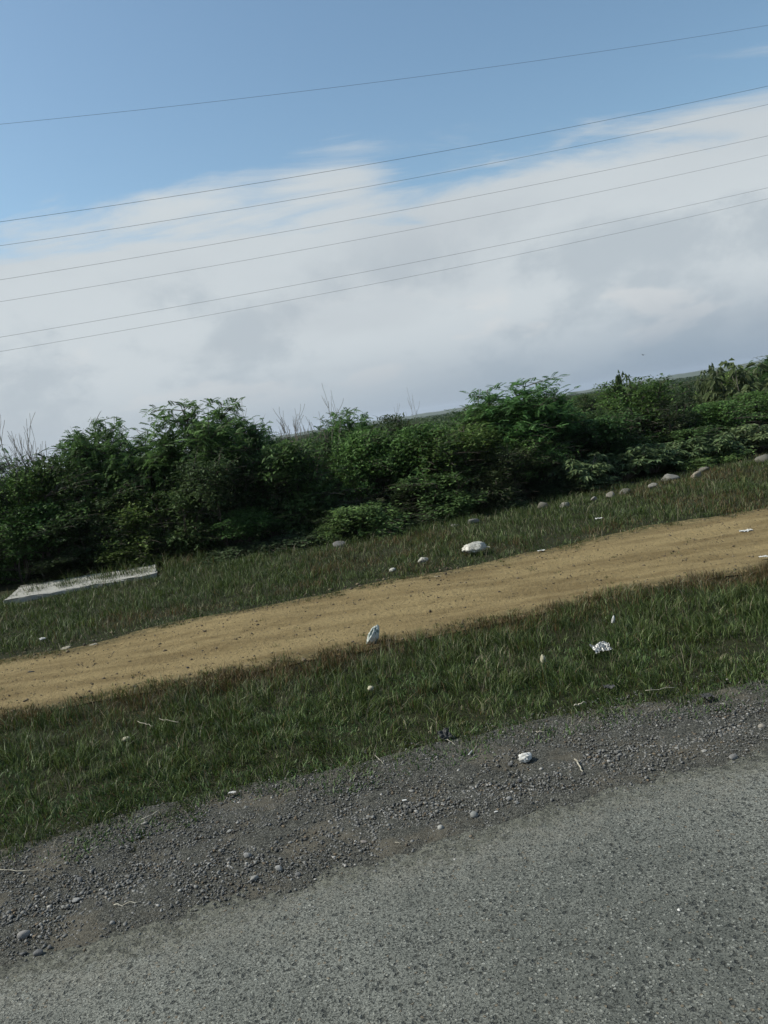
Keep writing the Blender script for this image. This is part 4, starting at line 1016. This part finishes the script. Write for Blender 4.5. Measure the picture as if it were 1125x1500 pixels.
stick(236, 1071, 266, 1076, .0025, .13, 'thin dry stalk right of the bent one', M_WOOD, 'straw', 'straw')
stick(786, 1075, 800, 1074, .006, .022, 'pale flattened twig left of the grass corner on the gravel', M_WOOD)
stick(210, 1207, 245, 1190, .004, .04, 'pale twig at the lower grass edge on the left', M_WOOD)
stick(842, 1040, 858, 1036, .006, .05, 'pale twig in the grass above the gravel on the right', M_WOOD)

# ------------------------------------------------------------------ overhead wires
mm_w, tw_, bw_ = mat('dull_cable', .5, .4); bw_.inputs['Base Color'].default_value = (.04, .04, .04, 1)
WIRES = [((0, 182), (562, 119), (1125, 37), 20.0, .0058, 'highest single wire crossing the open blue sky'),
         ((0, 325), (562, 237), (1125, 126), 22.0, .0085, 'darkest wire along the upper rim of the cloud'),
         ((0, 360), (562, 269), (1125, 153), 22.6, .0075, 'wire just below the darkest one'),
         ((0, 410), (562, 313), (1125, 199), 23.4, .0070, 'upper wire of the middle pair over the white cloud'),
         ((0, 442), (562, 344), (1125, 227), 24.0, .0066, 'lower wire of the middle pair over the white cloud'),
         ((0, 494), (562, 393), (1125, 275), 25.0, .0072, 'upper wire of the lowest pair'),
         ((0, 515), (562, 413), (1125, 291), 25.4, .0070, 'lowest of all the wires')]
for a, b, c, v_, r_, lb_ in WIRES:
    r_ *= .52
    q = [on_plane(*k, v_) for k in (a, b, c)]; co = np.polyfit([k[0] for k in q], [k[1] for k in q], 2)
    uu = np.linspace(-40, 48, 90); zz = np.polyval(co, uu); x, y = xy(uu, np.full(90, v_)); pts = np.stack([x, y, zz], 1); o0 = pts[45].copy()
    V, F = tube(pts - o0, np.full(90, r_), 6)
    o = link('power_line', mesh_np('power_line', V, F, [mm_w], smooth=True)); o.location = o0
    o['label'] = lb_; o['category'] = 'wire'; o['group'] = 'power lines overhead'
# ------------------------------------------------------------------ a bird far off
def bird():
    V, F = ICO2; B = V * np.array([.20, .075, .075]); B[:, 0] += .02; k = len(B)
    W = np.array([[.08, 0, .03], [-.08, 0, .03], [.02, .32, .16], [-.10, .30, .15], [-.05, .62, .10], [.02, -.32, .16], [-.10, -.30, .15], [-.05, -.62, .10],
                  [-.18, .0, .0], [-.34, .06, .01], [-.34, -.06, .01]])
    T = np.array([[0, 2, 1], [1, 2, 3], [2, 4, 3], [0, 1, 5], [1, 6, 5], [5, 6, 7], [8, 9, 10]]) + k
    mm, t, b = mat('dark_feathers', .7, .2); b.inputs['Base Color'].default_value = (.03, .03, .032, 1)
    o = link('bird', mesh_np('bird', np.concatenate([B, W]), [F, T], [mm])); d = ray(942, 520); d = d / np.linalg.norm(d) * 150
    o.location = (d[0], d[1], d[2] + CAMH); o.rotation_euler = (0.2, 0, .6); o['label'] = 'tiny dark bird flying low above the right bushes'; o['category'] = 'bird'
bird()

# ------------------------------------------------------------------ haze
def haze():
    import bmesh
    bm = bmesh.new(); bmesh.ops.create_cube(bm, size=1)
    for v in bm.verts: v.co = Vector((v.co.x * 13500, v.co.y * 13500, 72 if v.co.z > 0 else -1.5))
    me = bpy.data.meshes.new('haze'); bm.to_mesh(me); bm.free()
    mm = bpy.data.materials.new('haze'); mm.use_nodes = True; t = mm.node_tree
    for n in list(t.nodes): t.nodes.remove(n)
    v = t.nodes.new('ShaderNodeVolumePrincipled'); o = t.nodes.new('ShaderNodeOutputMaterial')
    v.inputs['Density'].default_value = 0.00012; v.inputs['Color'].default_value = (.80, .88, 1.0, 1); v.inputs['Anisotropy'].default_value = .3
    t.links.new(v.outputs[0], o.inputs['Volume']); me.materials.append(mm)
    h = link('haze', me, kind='stuff'); h['label'] = 'thin bluish haze over the plain'; h['category'] = 'haze'
haze()
